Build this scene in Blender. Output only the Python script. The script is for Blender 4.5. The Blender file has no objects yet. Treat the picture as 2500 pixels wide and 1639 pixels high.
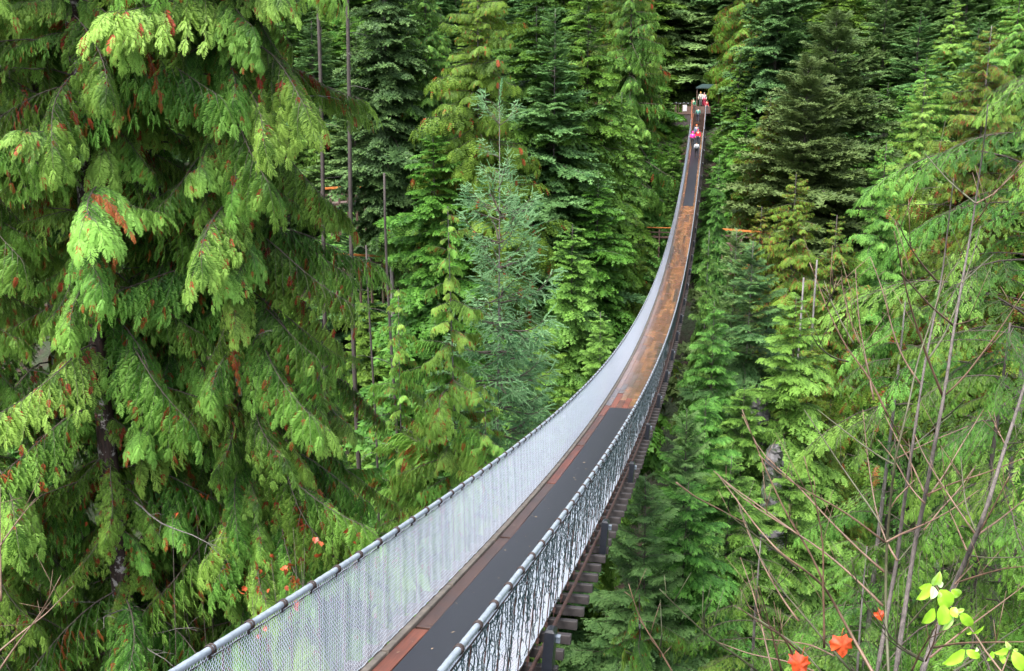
import bpy, math, random
import numpy as np
from mathutils import Matrix, Vector

# ---------------------------------------------------------------- camera, sky, sun, exposure
sc = bpy.context.scene
col = sc.collection
CAM = np.array([2.3334, 0.0, 9.6888])
YAW, PIT, FPX = 0.2045958, 0.2144141, 2370.647          # turned left, tipped down
cam_d = bpy.data.cameras.new('camera')
cam_d.sensor_width = 36.0
cam_d.lens = FPX / 2500 * 36
cam_d.clip_start = 0.1
cam_d.clip_end = 2000
cam = bpy.data.objects.new('camera', cam_d)
cam.location = CAM
cam.rotation_euler = (math.pi / 2 - PIT, 0, YAW)
col.objects.link(cam)
sc.camera = cam

SUN_EL, SUN_AZ = math.radians(58), math.radians(205)     # azimuth clockwise from +Y
world = bpy.data.worlds.new('World')
sc.world = world
world.use_nodes = True
nt = world.node_tree
bg = nt.nodes['Background']
sky = nt.nodes.new('ShaderNodeTexSky')
sky.sky_type = 'NISHITA'
sky.sun_disc = False
sky.sun_elevation = SUN_EL
sky.sun_rotation = SUN_AZ
sky.air_density = 1.0
sky.dust_density = 4.0
sky.ozone_density = 1.0
hs = nt.nodes.new('ShaderNodeHueSaturation')
hs.inputs['Saturation'].default_value = 0.45             # an overcast dome is nearly grey
nt.links.new(sky.outputs[0], hs.inputs['Color'])
nt.links.new(hs.outputs[0], bg.inputs['Color'])
bg.inputs['Strength'].default_value = 0.15

sun_d = bpy.data.lights.new('sun', 'SUN')
sun_d.energy = 1.5
sun_d.angle = math.radians(25)
sun_d.color = (1.0, 0.96, 0.9)
sun = bpy.data.objects.new('sun', sun_d)
sv = Vector((math.sin(SUN_AZ) * math.cos(SUN_EL), math.cos(SUN_AZ) * math.cos(SUN_EL), math.sin(SUN_EL)))
sun.rotation_euler = sv.to_track_quat('Z', 'Y').to_euler()
col.objects.link(sun)

vs = sc.view_settings
vs.view_transform = 'Standard'
vs.look = 'None'
vs.gamma = 1
vs.use_curve_mapping = False
vs.exposure = 2.0
cy = sc.cycles
cy.use_denoising = True
cy.denoising_input_passes = 'RGB_ALBEDO_NORMAL'
cy.denoising_prefilter = 'ACCURATE'
cy.sample_clamp_indirect = 4.0
cy.use_adaptive_sampling = False
cy.max_bounces = 6
cy.diffuse_bounces = 4
cy.glossy_bounces = 2
cy.transmission_bounces = 4
cy.transparent_max_bounces = 4

# ---------------------------------------------------------------- pixel -> point in the place
F_ = np.array([-math.sin(YAW) * math.cos(PIT), math.cos(YAW) * math.cos(PIT), -math.sin(PIT)])
R_ = np.array([math.cos(YAW), math.sin(YAW), 0.0])
U_ = np.cross(R_, F_)


def at(sx, sy, d):
    """point seen at photo pixel (sx, sy) at depth d metres along the view"""
    return CAM + d * (F_ + R_ * (sx - 1250) / FPX - U_ * (sy - 819.5) / FPX)


def atd(dx, dy, d):                                       # the same, in 2379-wide pixels
    return at(dx / .9516, dy / .9516, d)


# ---------------------------------------------------------------- mesh building
class MB:
    def __init__(s):
        s.V, s.T, s.M, s.A, s.n = [], [], [], [], 0

    def add(s, v, t, m=0, a=0.5):
        v = np.asarray(v, float).reshape(-1, 3)
        t = np.asarray(t, int).reshape(-1, 3)
        s.V.append(v)
        s.T.append(t + s.n)
        s.M.append(np.broadcast_to(np.asarray(m), (len(t),)))
        s.A.append(np.broadcast_to(np.asarray(a, float), (len(v),)))
        s.n += len(v)

    def arrays(s):
        return np.concatenate(s.V), np.concatenate(s.T), np.concatenate(s.M), np.concatenate(s.A)

    def tube(s, pts, rad, n=6, m=0, a=0.5, cap=True):
        pts = np.asarray(pts, float)
        k = len(pts)
        rad = np.broadcast_to(np.asarray(rad, float), (k,))
        tg = np.gradient(pts, axis=0)
        tg /= np.linalg.norm(tg, axis=1)[:, None] + 1e-12
        ref = np.where(np.abs(tg[:, 2:3]) > .9, np.array([[1., 0, 0]]), np.array([[0, 0, 1.]]))
        e1 = np.cross(tg, ref)
        e1 /= np.linalg.norm(e1, axis=1)[:, None] + 1e-12
        for i in range(1, k):                             # keep the frame from flipping
            if e1[i] @ e1[i - 1] < 0:
                e1[i] = -e1[i]
        e2 = np.cross(tg, e1)
        an = np.arange(n) * 2 * math.pi / n
        ring = e1[:, None, :] * np.cos(an)[None, :, None] + e2[:, None, :] * np.sin(an)[None, :, None]
        v = (pts[:, None, :] + ring * rad[:, None, None]).reshape(-1, 3)
        i = np.arange(k - 1)[:, None] * n
        j = np.arange(n)[None, :]
        j2 = (j + 1) % n
        q = np.stack([i + j, i + j2, i + n + j2, i + n + j], -1).reshape(-1, 4)
        t = np.concatenate([q[:, [0, 1, 2]], q[:, [0, 2, 3]]])
        if cap and n > 2:
            c0 = [[0, x + 1, x] for x in range(1, n - 1)]
            b = (k - 1) * n
            c1 = [[b, b + x, b + x + 1] for x in range(1, n - 1)]
            t = np.concatenate([t, c0, c1])
        s.add(v, t, m, a)

    def box(s, c, size, m=0, rot=None, bev=0.0, a=0.5):
        hx, hy, hz = [x / 2 for x in size]
        if bev:
            b = bev
            v = []
            for z, ins in ((-hz, b), (-hz + b, 0), (hz - b, 0), (hz, b)):
                for sx, sy in ((-1, -1), (1, -1), (1, 1), (-1, 1)):
                    v.append((sx * (hx - ins), sy * (hy - ins), z))
            q = [(3, 2, 1, 0), (12, 13, 14, 15)]
            for L in range(3):
                for k in range(4):
                    q.append((L * 4 + k, L * 4 + (k + 1) % 4, L * 4 + 4 + (k + 1) % 4, L * 4 + 4 + k))
        else:
            v = [(x, y, z) for z in (-hz, hz) for x, y in ((-hx, -hy), (hx, -hy), (hx, hy), (-hx, hy))]
            q = [(3, 2, 1, 0), (4, 5, 6, 7), (0, 1, 5, 4), (1, 2, 6, 5), (2, 3, 7, 6), (3, 0, 4, 7)]
        v = np.array(v)
        if rot is not None:
            v = v @ np.asarray(rot).T
        t = [x for a_, b_, c_, d_ in q for x in ((a_, b_, c_), (a_, c_, d_))]
        s.add(v + np.asarray(c), t, m, a)

    def mesh(s, name, mats, smooth=False):
        V, T, M, A = s.arrays()
        return mesh_from(name, V, T, M, A, mats, smooth)


def mesh_from(name, V, T, M, A, mats, smooth=False):
    me = bpy.data.meshes.new(name)
    me.vertices.add(len(V))
    me.vertices.foreach_set('co', V.astype(np.float32).ravel())
    me.loops.add(len(T) * 3)
    me.loops.foreach_set('vertex_index', T.astype(np.int32).ravel())
    me.polygons.add(len(T))
    me.polygons.foreach_set('loop_start', np.arange(0, len(T) * 3, 3, dtype=np.int32))
    me.polygons.foreach_set('loop_total', np.full(len(T), 3, np.int32))
    me.polygons.foreach_set('material_index', M.astype(np.int32))
    me.polygons.foreach_set('use_smooth', np.full(len(T), smooth, bool))
    at_ = me.attributes.new('tint', 'FLOAT', 'POINT')
    at_.data.foreach_set('value', A.astype(np.float32))
    for m in mats:
        me.materials.append(m)
    me.update()
    return me


def obj(name, me, parent=None, loc=None, rot=None, scale=None, mat=None):
    o = bpy.data.objects.new(name, me)
    col.objects.link(o)
    if parent is not None:
        o.parent = parent
    if mat is not None:
        o.matrix_basis = mat
    else:
        if loc is not None:
            o.location = loc
        if rot is not None:
            o.rotation_euler = rot
        if scale is not None:
            o.scale = (scale,) * 3 if np.isscalar(scale) else scale
    return o


def tag(o, label=None, cat=None, group=None, kind=None):
    for k, v in (('label', label), ('category', cat), ('group', group), ('kind', kind)):
        if v:
            o[k] = v
    return o


def thing(name, loc, label, cat, group=None, rz=0):
    return tag(obj(name, None, loc=loc, rot=(0, 0, rz)), label, cat, group)


# ---------------------------------------------------------------- materials
def new_mat(name):
    m = bpy.data.materials.new(name)
    m.use_nodes = True
    return m, m.node_tree, m.node_tree.nodes['Principled BSDF']


def N(nt, typ, **kw):
    n = nt.nodes.new(typ)
    for k, v in kw.items():
        if k in n.inputs.keys():
            n.inputs[k].default_value = v
        else:
            setattr(n, k, v)
    return n


def ramp(nt, stops, src, mode='LINEAR'):
    r = nt.nodes.new('ShaderNodeValToRGB')
    r.color_ramp.interpolation = mode
    e = r.color_ramp.elements
    while len(e) < len(stops):
        e.new(0.5)
    for x, (p, c) in zip(e, stops):
        x.position = p
        x.color = (*c, 1) if len(c) == 3 else c
    nt.links.new(src, r.inputs[0])
    return r


def foliage(name, dark, mid, tip, trans=0.38, rough=0.5, spread=0.35, sat=0.1):
    """needles and scales: colour from each spray's own tint, shifted a little from branch to branch"""
    m, nt, p = new_mat(name)
    L = nt.links.new
    att = N(nt, 'ShaderNodeAttribute', attribute_name='tint')
    oi = N(nt, 'ShaderNodeObjectInfo')
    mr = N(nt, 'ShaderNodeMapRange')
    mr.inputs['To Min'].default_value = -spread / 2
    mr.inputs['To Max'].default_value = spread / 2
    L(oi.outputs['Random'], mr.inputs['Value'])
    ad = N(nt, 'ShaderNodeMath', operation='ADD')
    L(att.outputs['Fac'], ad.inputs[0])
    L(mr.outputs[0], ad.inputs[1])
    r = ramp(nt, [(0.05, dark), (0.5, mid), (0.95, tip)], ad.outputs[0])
    h = N(nt, 'ShaderNodeHueSaturation')
    mh = N(nt, 'ShaderNodeMapRange')
    mul = N(nt, 'ShaderNodeMath', operation='MULTIPLY')
    mul.inputs[1].default_value = 7.31
    fr = N(nt, 'ShaderNodeMath', operation='FRACT')
    L(oi.outputs['Random'], mul.inputs[0])
    L(mul.outputs[0], fr.inputs[0])
    mh.inputs['To Min'].default_value = 0.472
    mh.inputs['To Max'].default_value = 0.508
    L(fr.outputs[0], mh.inputs['Value'])
    L(mh.outputs[0], h.inputs['Hue'])
    L(r.outputs[0], h.inputs['Color'])
    p.inputs['Roughness'].default_value = rough
    p.inputs['Specular IOR Level'].default_value = 0.18
    L(h.outputs[0], p.inputs['Base Color'])
    tr = N(nt, 'ShaderNodeBsdfTranslucent')
    hy = N(nt, 'ShaderNodeHueSaturation')
    hy.inputs['Hue'].default_value = 0.485
    hy.inputs['Value'].default_value = 1.15
    L(h.outputs[0], hy.inputs['Color'])
    L(hy.outputs[0], tr.inputs['Color'])
    mx = N(nt, 'ShaderNodeMixShader')
    mx.inputs[0].default_value = trans
    L(p.outputs[0], mx.inputs[1])
    L(tr.outputs[0], mx.inputs[2])
    L(mx.outputs[0], nt.nodes['Material Output'].inputs[0])
    return m


def bark(name, c1, c2, patch=None, scale=6.0, amount=0.62):
    m, nt, p = new_mat(name)
    L = nt.links.new
    tc = N(nt, 'ShaderNodeTexCoord')
    mp = N(nt, 'ShaderNodeMapping')
    mp.inputs['Scale'].default_value = (scale * 2, scale * 2, scale * .35)
    L(tc.outputs['Object'], mp.inputs[0])
    n1 = N(nt, 'ShaderNodeTexNoise', Scale=1.5, Detail=6.0, Roughness=.65)
    L(mp.outputs[0], n1.inputs['Vector'])
    r = ramp(nt, [(.35, c1), (.65, c2)], n1.outputs['Fac'])
    out = r.outputs[0]
    if patch:
        n2 = N(nt, 'ShaderNodeTexNoise', Scale=scale * .9, Detail=5.0, Roughness=.7)
        L(tc.outputs['Object'], n2.inputs['Vector'])
        r2 = ramp(nt, [(amount, (0, 0, 0)), (amount + .05, (1, 1, 1))], n2.outputs['Fac'])
        mx = N(nt, 'ShaderNodeMix', data_type='RGBA')
        L(r2.outputs[0], mx.inputs['Factor'])
        L(out, mx.inputs['A'])
        mx.inputs['B'].default_value = (*patch, 1)
        out = mx.outputs['Result']
    L(out, p.inputs['Base Color'])
    p.inputs['Roughness'].default_value = .75
    b = N(nt, 'ShaderNodeBump', Strength=.6, Distance=.03)
    L(n1.outputs['Fac'], b.inputs['Height'])
    L(b.outputs[0], p.inputs['Normal'])
    return m


def plain(name, c, rough=.6, metal=0.0, var=.25, scale=8.0, bump=0.0, spec=.5, detail=5.0):
    m, nt, p = new_mat(name)
    L = nt.links.new
    tc = N(nt, 'ShaderNodeTexCoord')
    n1 = N(nt, 'ShaderNodeTexNoise', Scale=scale, Detail=detail, Roughness=.6)
    L(tc.outputs['Object'], n1.inputs['Vector'])
    c = np.array(c)
    r = ramp(nt, [(.3, tuple(c * (1 - var))), (.7, tuple(np.minimum(c * (1 + var), 1)))], n1.outputs['Fac'])
    L(r.outputs[0], p.inputs['Base Color'])
    p.inputs['Roughness'].default_value = rough
    p.inputs['Metallic'].default_value = metal
    p.inputs['Specular IOR Level'].default_value = spec
    if bump:
        b = N(nt, 'ShaderNodeBump', Strength=.5, Distance=bump)
        L(n1.outputs['Fac'], b.inputs['Height'])
        L(b.outputs[0], p.inputs['Normal'])
    return m


def plank_mat(name, stops, rough=(.22, .5), coat=.7):
    """wet boards: every board takes its own colour, with grain along it"""
    m, nt, p = new_mat(name)
    L = nt.links.new
    oi = N(nt, 'ShaderNodeObjectInfo')
    r = ramp(nt, stops, oi.outputs['Random'], 'CONSTANT')
    tc = N(nt, 'ShaderNodeTexCoord')
    mp = N(nt, 'ShaderNodeMapping')
    mp.inputs['Scale'].default_value = (60, 2.5, 30)
    L(tc.outputs['Object'], mp.inputs[0])
    va = N(nt, 'ShaderNodeVectorMath', operation='ADD')
    L(mp.outputs[0], va.inputs[0])
    L(oi.outputs['Location'], va.inputs[1])
    n1 = N(nt, 'ShaderNodeTexNoise', Scale=1.0, Detail=6.0, Roughness=.65)
    L(va.outputs[0], n1.inputs['Vector'])
    g = ramp(nt, [(.28, (.5, .48, .46)), (.72, (1.25, 1.2, 1.15))], n1.outputs['Fac'])
    mx = N(nt, 'ShaderNodeMix', data_type='RGBA', blend_type='MULTIPLY')
    mx.inputs['Factor'].default_value = .8
    L(r.outputs[0], mx.inputs['A'])
    L(g.outputs[0], mx.inputs['B'])
    n2 = N(nt, 'ShaderNodeTexNoise', Scale=1.6, Detail=3.0)
    geo = N(nt, 'ShaderNodeNewGeometry')
    L(geo.outputs['Position'], n2.inputs['Vector'])
    st = ramp(nt, [(.36, (.45, .42, .42)), (.56, (1, 1, 1))], n2.outputs['Fac'])
    mx2 = N(nt, 'ShaderNodeMix', data_type='RGBA', blend_type='MULTIPLY')
    mx2.inputs['Factor'].default_value = .7
    L(mx.outputs['Result'], mx2.inputs['A'])
    L(st.outputs[0], mx2.inputs['B'])
    L(mx2.outputs['Result'], p.inputs['Base Color'])
    mr = N(nt, 'ShaderNodeMapRange')
    mr.inputs['To Min'].default_value = rough[0]
    mr.inputs['To Max'].default_value = rough[1]
    L(n2.outputs['Fac'], mr.inputs['Value'])
    L(mr.outputs[0], p.inputs['Roughness'])
    p.inputs['Coat Weight'].default_value = coat
    p.inputs['Coat Roughness'].default_value = .22
    p.inputs['Coat IOR'].default_value = 1.4
    b = N(nt, 'ShaderNodeBump', Strength=.25, Distance=.003)
    L(n1.outputs['Fac'], b.inputs['Height'])
    L(b.outputs[0], p.inputs['Normal'])
    return m


M = {}
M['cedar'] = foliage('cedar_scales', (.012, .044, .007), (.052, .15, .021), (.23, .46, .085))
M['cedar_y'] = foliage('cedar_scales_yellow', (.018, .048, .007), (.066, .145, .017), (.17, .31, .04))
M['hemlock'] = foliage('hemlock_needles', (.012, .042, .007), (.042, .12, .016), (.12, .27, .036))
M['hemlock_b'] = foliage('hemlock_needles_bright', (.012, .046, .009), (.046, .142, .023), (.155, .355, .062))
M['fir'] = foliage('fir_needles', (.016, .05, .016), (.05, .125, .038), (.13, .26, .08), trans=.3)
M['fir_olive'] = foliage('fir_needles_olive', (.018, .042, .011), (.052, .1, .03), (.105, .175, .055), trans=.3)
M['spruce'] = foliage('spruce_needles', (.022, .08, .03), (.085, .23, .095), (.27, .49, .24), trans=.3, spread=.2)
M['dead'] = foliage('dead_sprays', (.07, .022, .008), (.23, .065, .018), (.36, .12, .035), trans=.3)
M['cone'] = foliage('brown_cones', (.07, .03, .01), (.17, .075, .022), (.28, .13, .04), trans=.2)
M['bark_red'] = bark('cedar_bark', (.014, .008, .008), (.06, .032, .028), (.33, .31, .31), 7.0, .55)
M['bark_grey'] = bark('grey_bark', (.05, .045, .042), (.17, .155, .145), (.3, .31, .29), 6.0, .64)
M['bark_dark'] = bark('dark_bark', (.018, .014, .012), (.07, .058, .05), (.2, .2, .18), 5.0, .68)
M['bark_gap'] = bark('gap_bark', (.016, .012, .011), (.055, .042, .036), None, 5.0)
M['bark_white'] = bark('snag_bark', (.05, .045, .042), (.2, .19, .18), (.04, .035, .03), 7.0, .6)
M['twig'] = plain('limb_bark', (.055, .042, .034), .8, var=.5, scale=30)
M['bark_maple'] = bark('maple_bark', (.045, .038, .034), (.125, .105, .095), (.04, .035, .03), 14.0, .66)
M['shoot'] = plain('young_shoot_bark', (.12, .072, .046), .5, var=.45, scale=9)
M['shoot_dark'] = plain('mossy_shoot_bark', (.06, .06, .03), .6, var=.45, scale=12)
M['galv'] = plain('galvanised_wire', (.70, .77, .88), .45, .1, var=.08, scale=40)
M['rail'] = plain('galvanised_strand', (.32, .37, .43), .4, .35, var=.22, scale=14)
M['black'] = plain('black_metal', (.012, .014, .02), .35, .0, var=.3, scale=20)
M['clamp'] = plain('dark_clamp_metal', (.035, .024, .022), .5, .4, var=.4, scale=30)
M['rust'] = plain('rusty_rod', (.07, .035, .028), .65, .3, var=.5, scale=25)
M['beam'] = plain('wet_grey_timber', (.036, .03, .029), .6, var=.4, scale=9)
M['kerb'] = plain('weathered_kerb_timber', (.15, .125, .1), .6, var=.4, scale=7)
M['mat'] = plain('black_rubber_mat', (.013, .0135, .019), .42, var=.18, scale=90, bump=.002)
M['cord'] = plain('dark_green_cord', (.008, .03, .034), .45, var=.3, scale=20)
M['bulb'] = plain('clear_bulb', (.2, .24, .26), .15, var=.1)
M['plank'] = plank_mat('wet_deck_board', [(0, (.29, .125, .055)), (.2, (.19, .08, .042)), (.4, (.31, .145, .065)),
                                            (.56, (.13, .068, .048)), (.66, (.25, .12, .06)), (.8, (.16, .078, .05)), (.92, (.09, .06, .05))], rough=(.16, .34), coat=1.0)
M['plank_red'] = plank_mat('wet_red_board', [(0, (.15, .04, .02)), (.3, (.10, .038, .022)), (.5, (.18, .05, .024)),
                                              (.75, (.07, .034, .025))], rough=(.35, .6), coat=.2)



def ground_mat():
    m, nt, p = new_mat('forest_floor')
    L = nt.links.new
    geo = N(nt, 'ShaderNodeNewGeometry')
    n1 = N(nt, 'ShaderNodeTexNoise', Scale=.35, Detail=8.0, Roughness=.7)
    L(geo.outputs['Position'], n1.inputs['Vector'])
    r = ramp(nt, [(.3, (.008, .014, .005)), (.45, (.018, .03, .009)), (.56, (.022, .016, .009)), (.7, (.05, .022, .01))], n1.outputs['Fac'])
    L(r.outputs[0], p.inputs['Base Color'])
    p.inputs['Roughness'].default_value = .9
    n2 = N(nt, 'ShaderNodeTexNoise', Scale=2.5, Detail=6.0)
    L(geo.outputs['Position'], n2.inputs['Vector'])
    b = N(nt, 'ShaderNodeBump', Strength=1.0, Distance=.3)
    L(n2.outputs['Fac'], b.inputs['Height'])
    L(b.outputs[0], p.inputs['Normal'])
    return m


M['ground'] = ground_mat()
M['rock'] = bark('grey_cliff_rock', (.035, .034, .034), (.13, .125, .13), (.02, .035, .012), 1.6, .5)
M['water'] = plain('dark_river_water', (.02, .035, .03), .08, var=.2, scale=.3)
M['orange_rail'] = plain('orange_timber_rail', (.5, .17, .04), .5, var=.3, scale=5)
M['brown_board'] = plain('brown_boards', (.085, .05, .038), .7, var=.4, scale=6)
M['platform'] = plain('grey_brown_boards', (.04, .032, .031), .7, var=.35, scale=4)
M['redwood'] = plain('red_brown_post', (.22, .075, .04), .6, var=.3, scale=6)
M['canopy'] = plain('dark_teal_canopy', (.014, .035, .034), .6, var=.2)
M['notice'] = plain('white_notice', (.4, .4, .42), .5, var=.05)
M['maple_leaf'] = plain('red_orange_leaf', (.36, .05, .014), .35, var=.6, scale=14)
M['orange_leaf'] = plain('small_orange_leaf', (.32, .06, .016), .5, var=.5, scale=3)

# ---------------------------------------------------------------- terrain
PY = np.array([-40, -6, 0, 5, 12, 20, 35, 50, 58, 72, 88, 102, 112, 121, 132, 145, 180, 230, 320, 420.])
PZ = np.array([14, 7, 4.5, 0, -9, -17, -32, -42, -45, -41, -22, -5, 4, 8.6, 11, 17, 40, 74, 125, 170.])


def terrain(x, y):
    x = np.asarray(x, float)
    y = np.asarray(y, float)
    yy = y + 5 * np.sin(x * .07) + .03 * x
    z = np.interp(yy, PY, PZ)
    w = np.clip(1 - np.abs(y - 124) / 14, 0, 1) * np.clip(1 - (np.abs(x) - 5) / 8, 0, 1)
    z = z * (1 - w) + (np.interp(y, PY, PZ) - .3) * w
    z = z + .9 * np.sin(x * .31 + 1.3) * np.cos(y * .27) + .5 * np.sin(x * .8 + y * .6)
    return z


gx = np.concatenate([np.linspace(-260, -60, 50, endpoint=False), np.linspace(-60, 45, 150), np.linspace(46, 240, 50)])
gy = np.concatenate([np.linspace(-40, 150, 240, endpoint=False), np.linspace(150, 420, 90)])
X, Y = np.meshgrid(gx, gy)
rs = np.random.RandomState(3)
Z = terrain(X, Y) + rs.normal(0, .12, X.shape)
V = np.stack([X, Y, Z], -1).reshape(-1, 3)
nx = len(gx)
ii = (np.arange(len(gy) - 1)[:, None] * nx + np.arange(nx - 1)[None, :]).ravel()
T = np.concatenate([np.stack([ii, ii + 1, ii + nx + 1], 1), np.stack([ii, ii + nx + 1, ii + nx], 1)])
g = obj('ground', mesh_from('ground', V, T, np.zeros(len(T)), np.full(len(V), .5), [M['ground']], True))
tag(g, 'steep forested gorge slopes covered in leaf litter and moss', kind='structure')
mb = MB()
mb.box((0, 58, -43.2), (300, 16, .4))
tag(obj('river', mb.mesh('river', [M['water']])), 'dark river at the bottom of the gorge', kind='structure')

# ---------------------------------------------------------------- the suspension bridge
BA, BY0 = 0.0022253, 53.7117


def bz(y):
    return BA * (y - BY0) ** 2


def slope(y):
    return math.atan(2 * BA * (y - BY0))


def frame(x, y, dz=0.0, roll=0.0):
    """rigid placement on the deck: origin on the deck line, local Y along the bridge"""
    m = Matrix.Translation((x, y, bz(y) + dz)) @ Matrix.Rotation(slope(y), 4, 'X')
    return m @ Matrix.Rotation(roll, 4, 'Y') if roll else m


Y_A, Y_B = 1.0, 118.0
bridge = thing('suspension_bridge', (0, 0, 0), 'long sagging suspension footbridge with wooden deck, black mats and wire mesh sides', 'bridge')
RW, RH, HW = .7709, 1.105, .70
ys_fine = np.concatenate([np.arange(Y_A, 40, .05), np.arange(40, Y_B + .3, .25)])


def strand(name, x, dz, r, mat, lobes=True):
    mb = MB()
    n = 18 if lobes else 8
    ys = ys_fine if lobes else np.arange(Y_A, Y_B + .5, .5)
    an = np.arange(n) * 2 * math.pi / n
    sl = np.arctan(2 * BA * (ys - BY0))
    rr = r * (1 + (.07 * np.cos(6 * (an[None, :] + ys[:, None] * 7.0)) if lobes else 0 * ys[:, None]))
    ex = np.cos(an)[None, :] * rr
    ez = np.sin(an)[None, :] * rr
    v = np.stack([x + ex, ys[:, None] - ez * np.sin(sl)[:, None], (bz(ys) + dz)[:, None] + ez * np.cos(sl)[:, None]], -1).reshape(-1, 3)
    k = len(ys)
    i = np.arange(k - 1)[:, None] * n
    j = np.arange(n)[None, :]
    q = np.stack([i + j, i + n + j, i + n + (j + 1) % n, i + (j + 1) % n], -1).reshape(-1, 4)
    mb.add(v, np.concatenate([q[:, [0, 1, 2]], q[:, [0, 2, 3]]]))
    return obj(name, mb.mesh(name, [mat], True), bridge)


for s in (-1, 1):
    strand('handrail', s * RW, RH, .025, M['rail'])
    strand('tension_wire', s * (RW - s * .0 + .012), RH - .065, .007, M['clamp'], False)
    strand('deck_cable', s * (HW + .10), -.03, .022, M['rust'], False)

# chain link panels, real woven wire, one mesh shared by all
PL, PITCH, MH = 2.0, .04, 1.04


def chain_panel():
    mb = MB()
    nz = int(MH / PITCH * 2)
    nw = int(PL / PITCH * 2)
    zz = np.arange(nz + 1) * PITCH / 2
    for w in range(nw):
        yy = (w + .5) * PITCH / 2 - PL / 2 + np.where((np.arange(nz + 1) + w) % 2 == 0, -.5, .5) * PITCH * .56
        xx = np.where(np.arange(nz + 1) % 2 == 0, -.0025, .0025) + .002 * math.sin(w * .45)
        q = (w + .5) * PITCH / 2
        sag = .0025 * math.sin(q * 2 * math.pi / .25) + .003 * math.sin(q * 2 * math.pi / .4 + 1) 
        mb.tube(np.stack([xx, yy, zz + sag * (1 - zz / MH * .4)], 1), .0024, 3, cap=False)
    return mb.mesh('mesh_panel', [M['galv']], True)


cp = chain_panel()
lean = math.atan2(RW - HW, RH)
yc = Y_A + PL / 2
while yc < Y_B:
    for s in (-1, 1):
        obj('mesh_panel', cp, bridge, mat=frame(s * (HW + .012), yc, .02, s * lean))
    yc += PL * math.cos(slope(yc))

# clamps on the handrails, hangers on both sides
SP = .5387


def clamp_mesh():
    mb = MB()
    for dy in (-.018, .018):
        an = np.linspace(0, 2 * math.pi, 11)
        mb.tube(np.stack([.032 * np.cos(an), 0 * an + dy, .032 * np.sin(an)], 1), .0075, 5, cap=False)
    mb.box((0, 0, -.048), (.014, .022, .034))
    return mb.mesh('clamp', [M['clamp']], True)


cm = clamp_mesh()
mb = MB()
mb.tube([(0, 0, -.06), (0, 0, RH * .5), (0, 0, RH - .06)], .0065, 5)
mb.box((0, 0, .02), (.03, .03, .05))
hm = mb.mesh('hanger', [M['rust']])
far_c, far_h = MB(), MB()
cV, cT, cM_, cA_ = (lambda q: (np.array([v.co for v in q.vertices]), np.array([p.vertices[:] for p in q.polygons]), 0, .5))(cm)
hV, hT = (lambda q: (np.array([v.co for v in q.vertices]), np.array([p.vertices[:] for p in q.polygons])))(hm)
for s, y0 in ((-1, 5.2442), (1, 5.7578)):
    k = -6
    while True:
        y = y0 + k * SP
        k += 1
        if y < Y_A:
            continue
        if y > Y_B:
            break
        mc = frame(s * RW, y, RH)
        mh = frame(s * (HW + .035), y, 0, s * lean)
        if y < 78:
            obj('clamp', cm, bridge, mat=mc)
            obj('hanger', hm, bridge, mat=mh)
        else:
            A4 = np.array(mc)
            far_c.add(cV @ A4[:3, :3].T + A4[:3, 3], cT)
            A4 = np.array(mh)
            far_h.add(hV @ A4[:3, :3].T + A4[:3, 3], hT)
tag(obj('clamp', far_c.mesh('clamps', [M['clamp']]), bridge), kind='stuff')
tag(obj('hanger', far_h.mesh('hangers', [M['rust']]), bridge), kind='stuff')

# cross beams under the deck
mb = MB()
mb.box((0, 0, 0), (2.02, .10, .10), bev=.006)
bm_ = mb.mesh('cross_beam', [M['beam']])
y = Y_A + .2
rnd = random.Random(5)
while y < Y_B:
    o = obj('cross_beam', bm_, bridge, mat=frame(rnd.uniform(-.012, .012), y, -.14))
    y += .493

# edge kerbs and deck boards
BL = 2.4
mb = MB()
mb.box((0, 0, 0), (.07, BL - .012, .11), bev=.006)
km = mb.mesh('kerb_board', [M['kerb']])
y = Y_A + BL / 2
while y < Y_B - 1:
    for s in (-1, 1):
        obj('kerb_board', km, bridge, mat=frame(s * (HW - .05), y, -.015))
    y += BL
NB = 7
x0, x1 = -HW + .09, HW - .09
bw = (x1 - x0) / NB
MAT_A, MAT_B = (Y_A, 27.75), (87.75, 117.0)
MX0, MX1 = -.42, .47
pm = {}
for L_ in (1.8, 2.6, 3.4, 4.2):
    for key in ('plank', 'plank_red'):
        mb = MB()
        mb.box((0, 0, -.02), (bw - .006, L_ - .008, .04), bev=.003)
        pm[(L_, key)] = mb.mesh(key, [M[key]])
rnd = random.Random(11)
for c in range(NB):
    xc = x0 + (c + .5) * bw
    y = Y_A + rnd.uniform(0, 1)
    while y < Y_B - 3:
        L_ = rnd.choice((1.8, 2.6, 2.6, 3.4, 4.2))
        ym = y + L_ / 2
        under = any(a + .3 < y and y + L_ < b - .3 for a, b in (MAT_A, MAT_B)) and MX0 + bw * .5 < xc < MX1 - bw * .3
        if not under:
            key = 'plank_red' if ym < 29 else 'plank'
            obj('plank', pm[(L_, key)], bridge, mat=frame(xc, ym, .012 + rnd.uniform(-.002, .002)))
        y += L_
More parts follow.
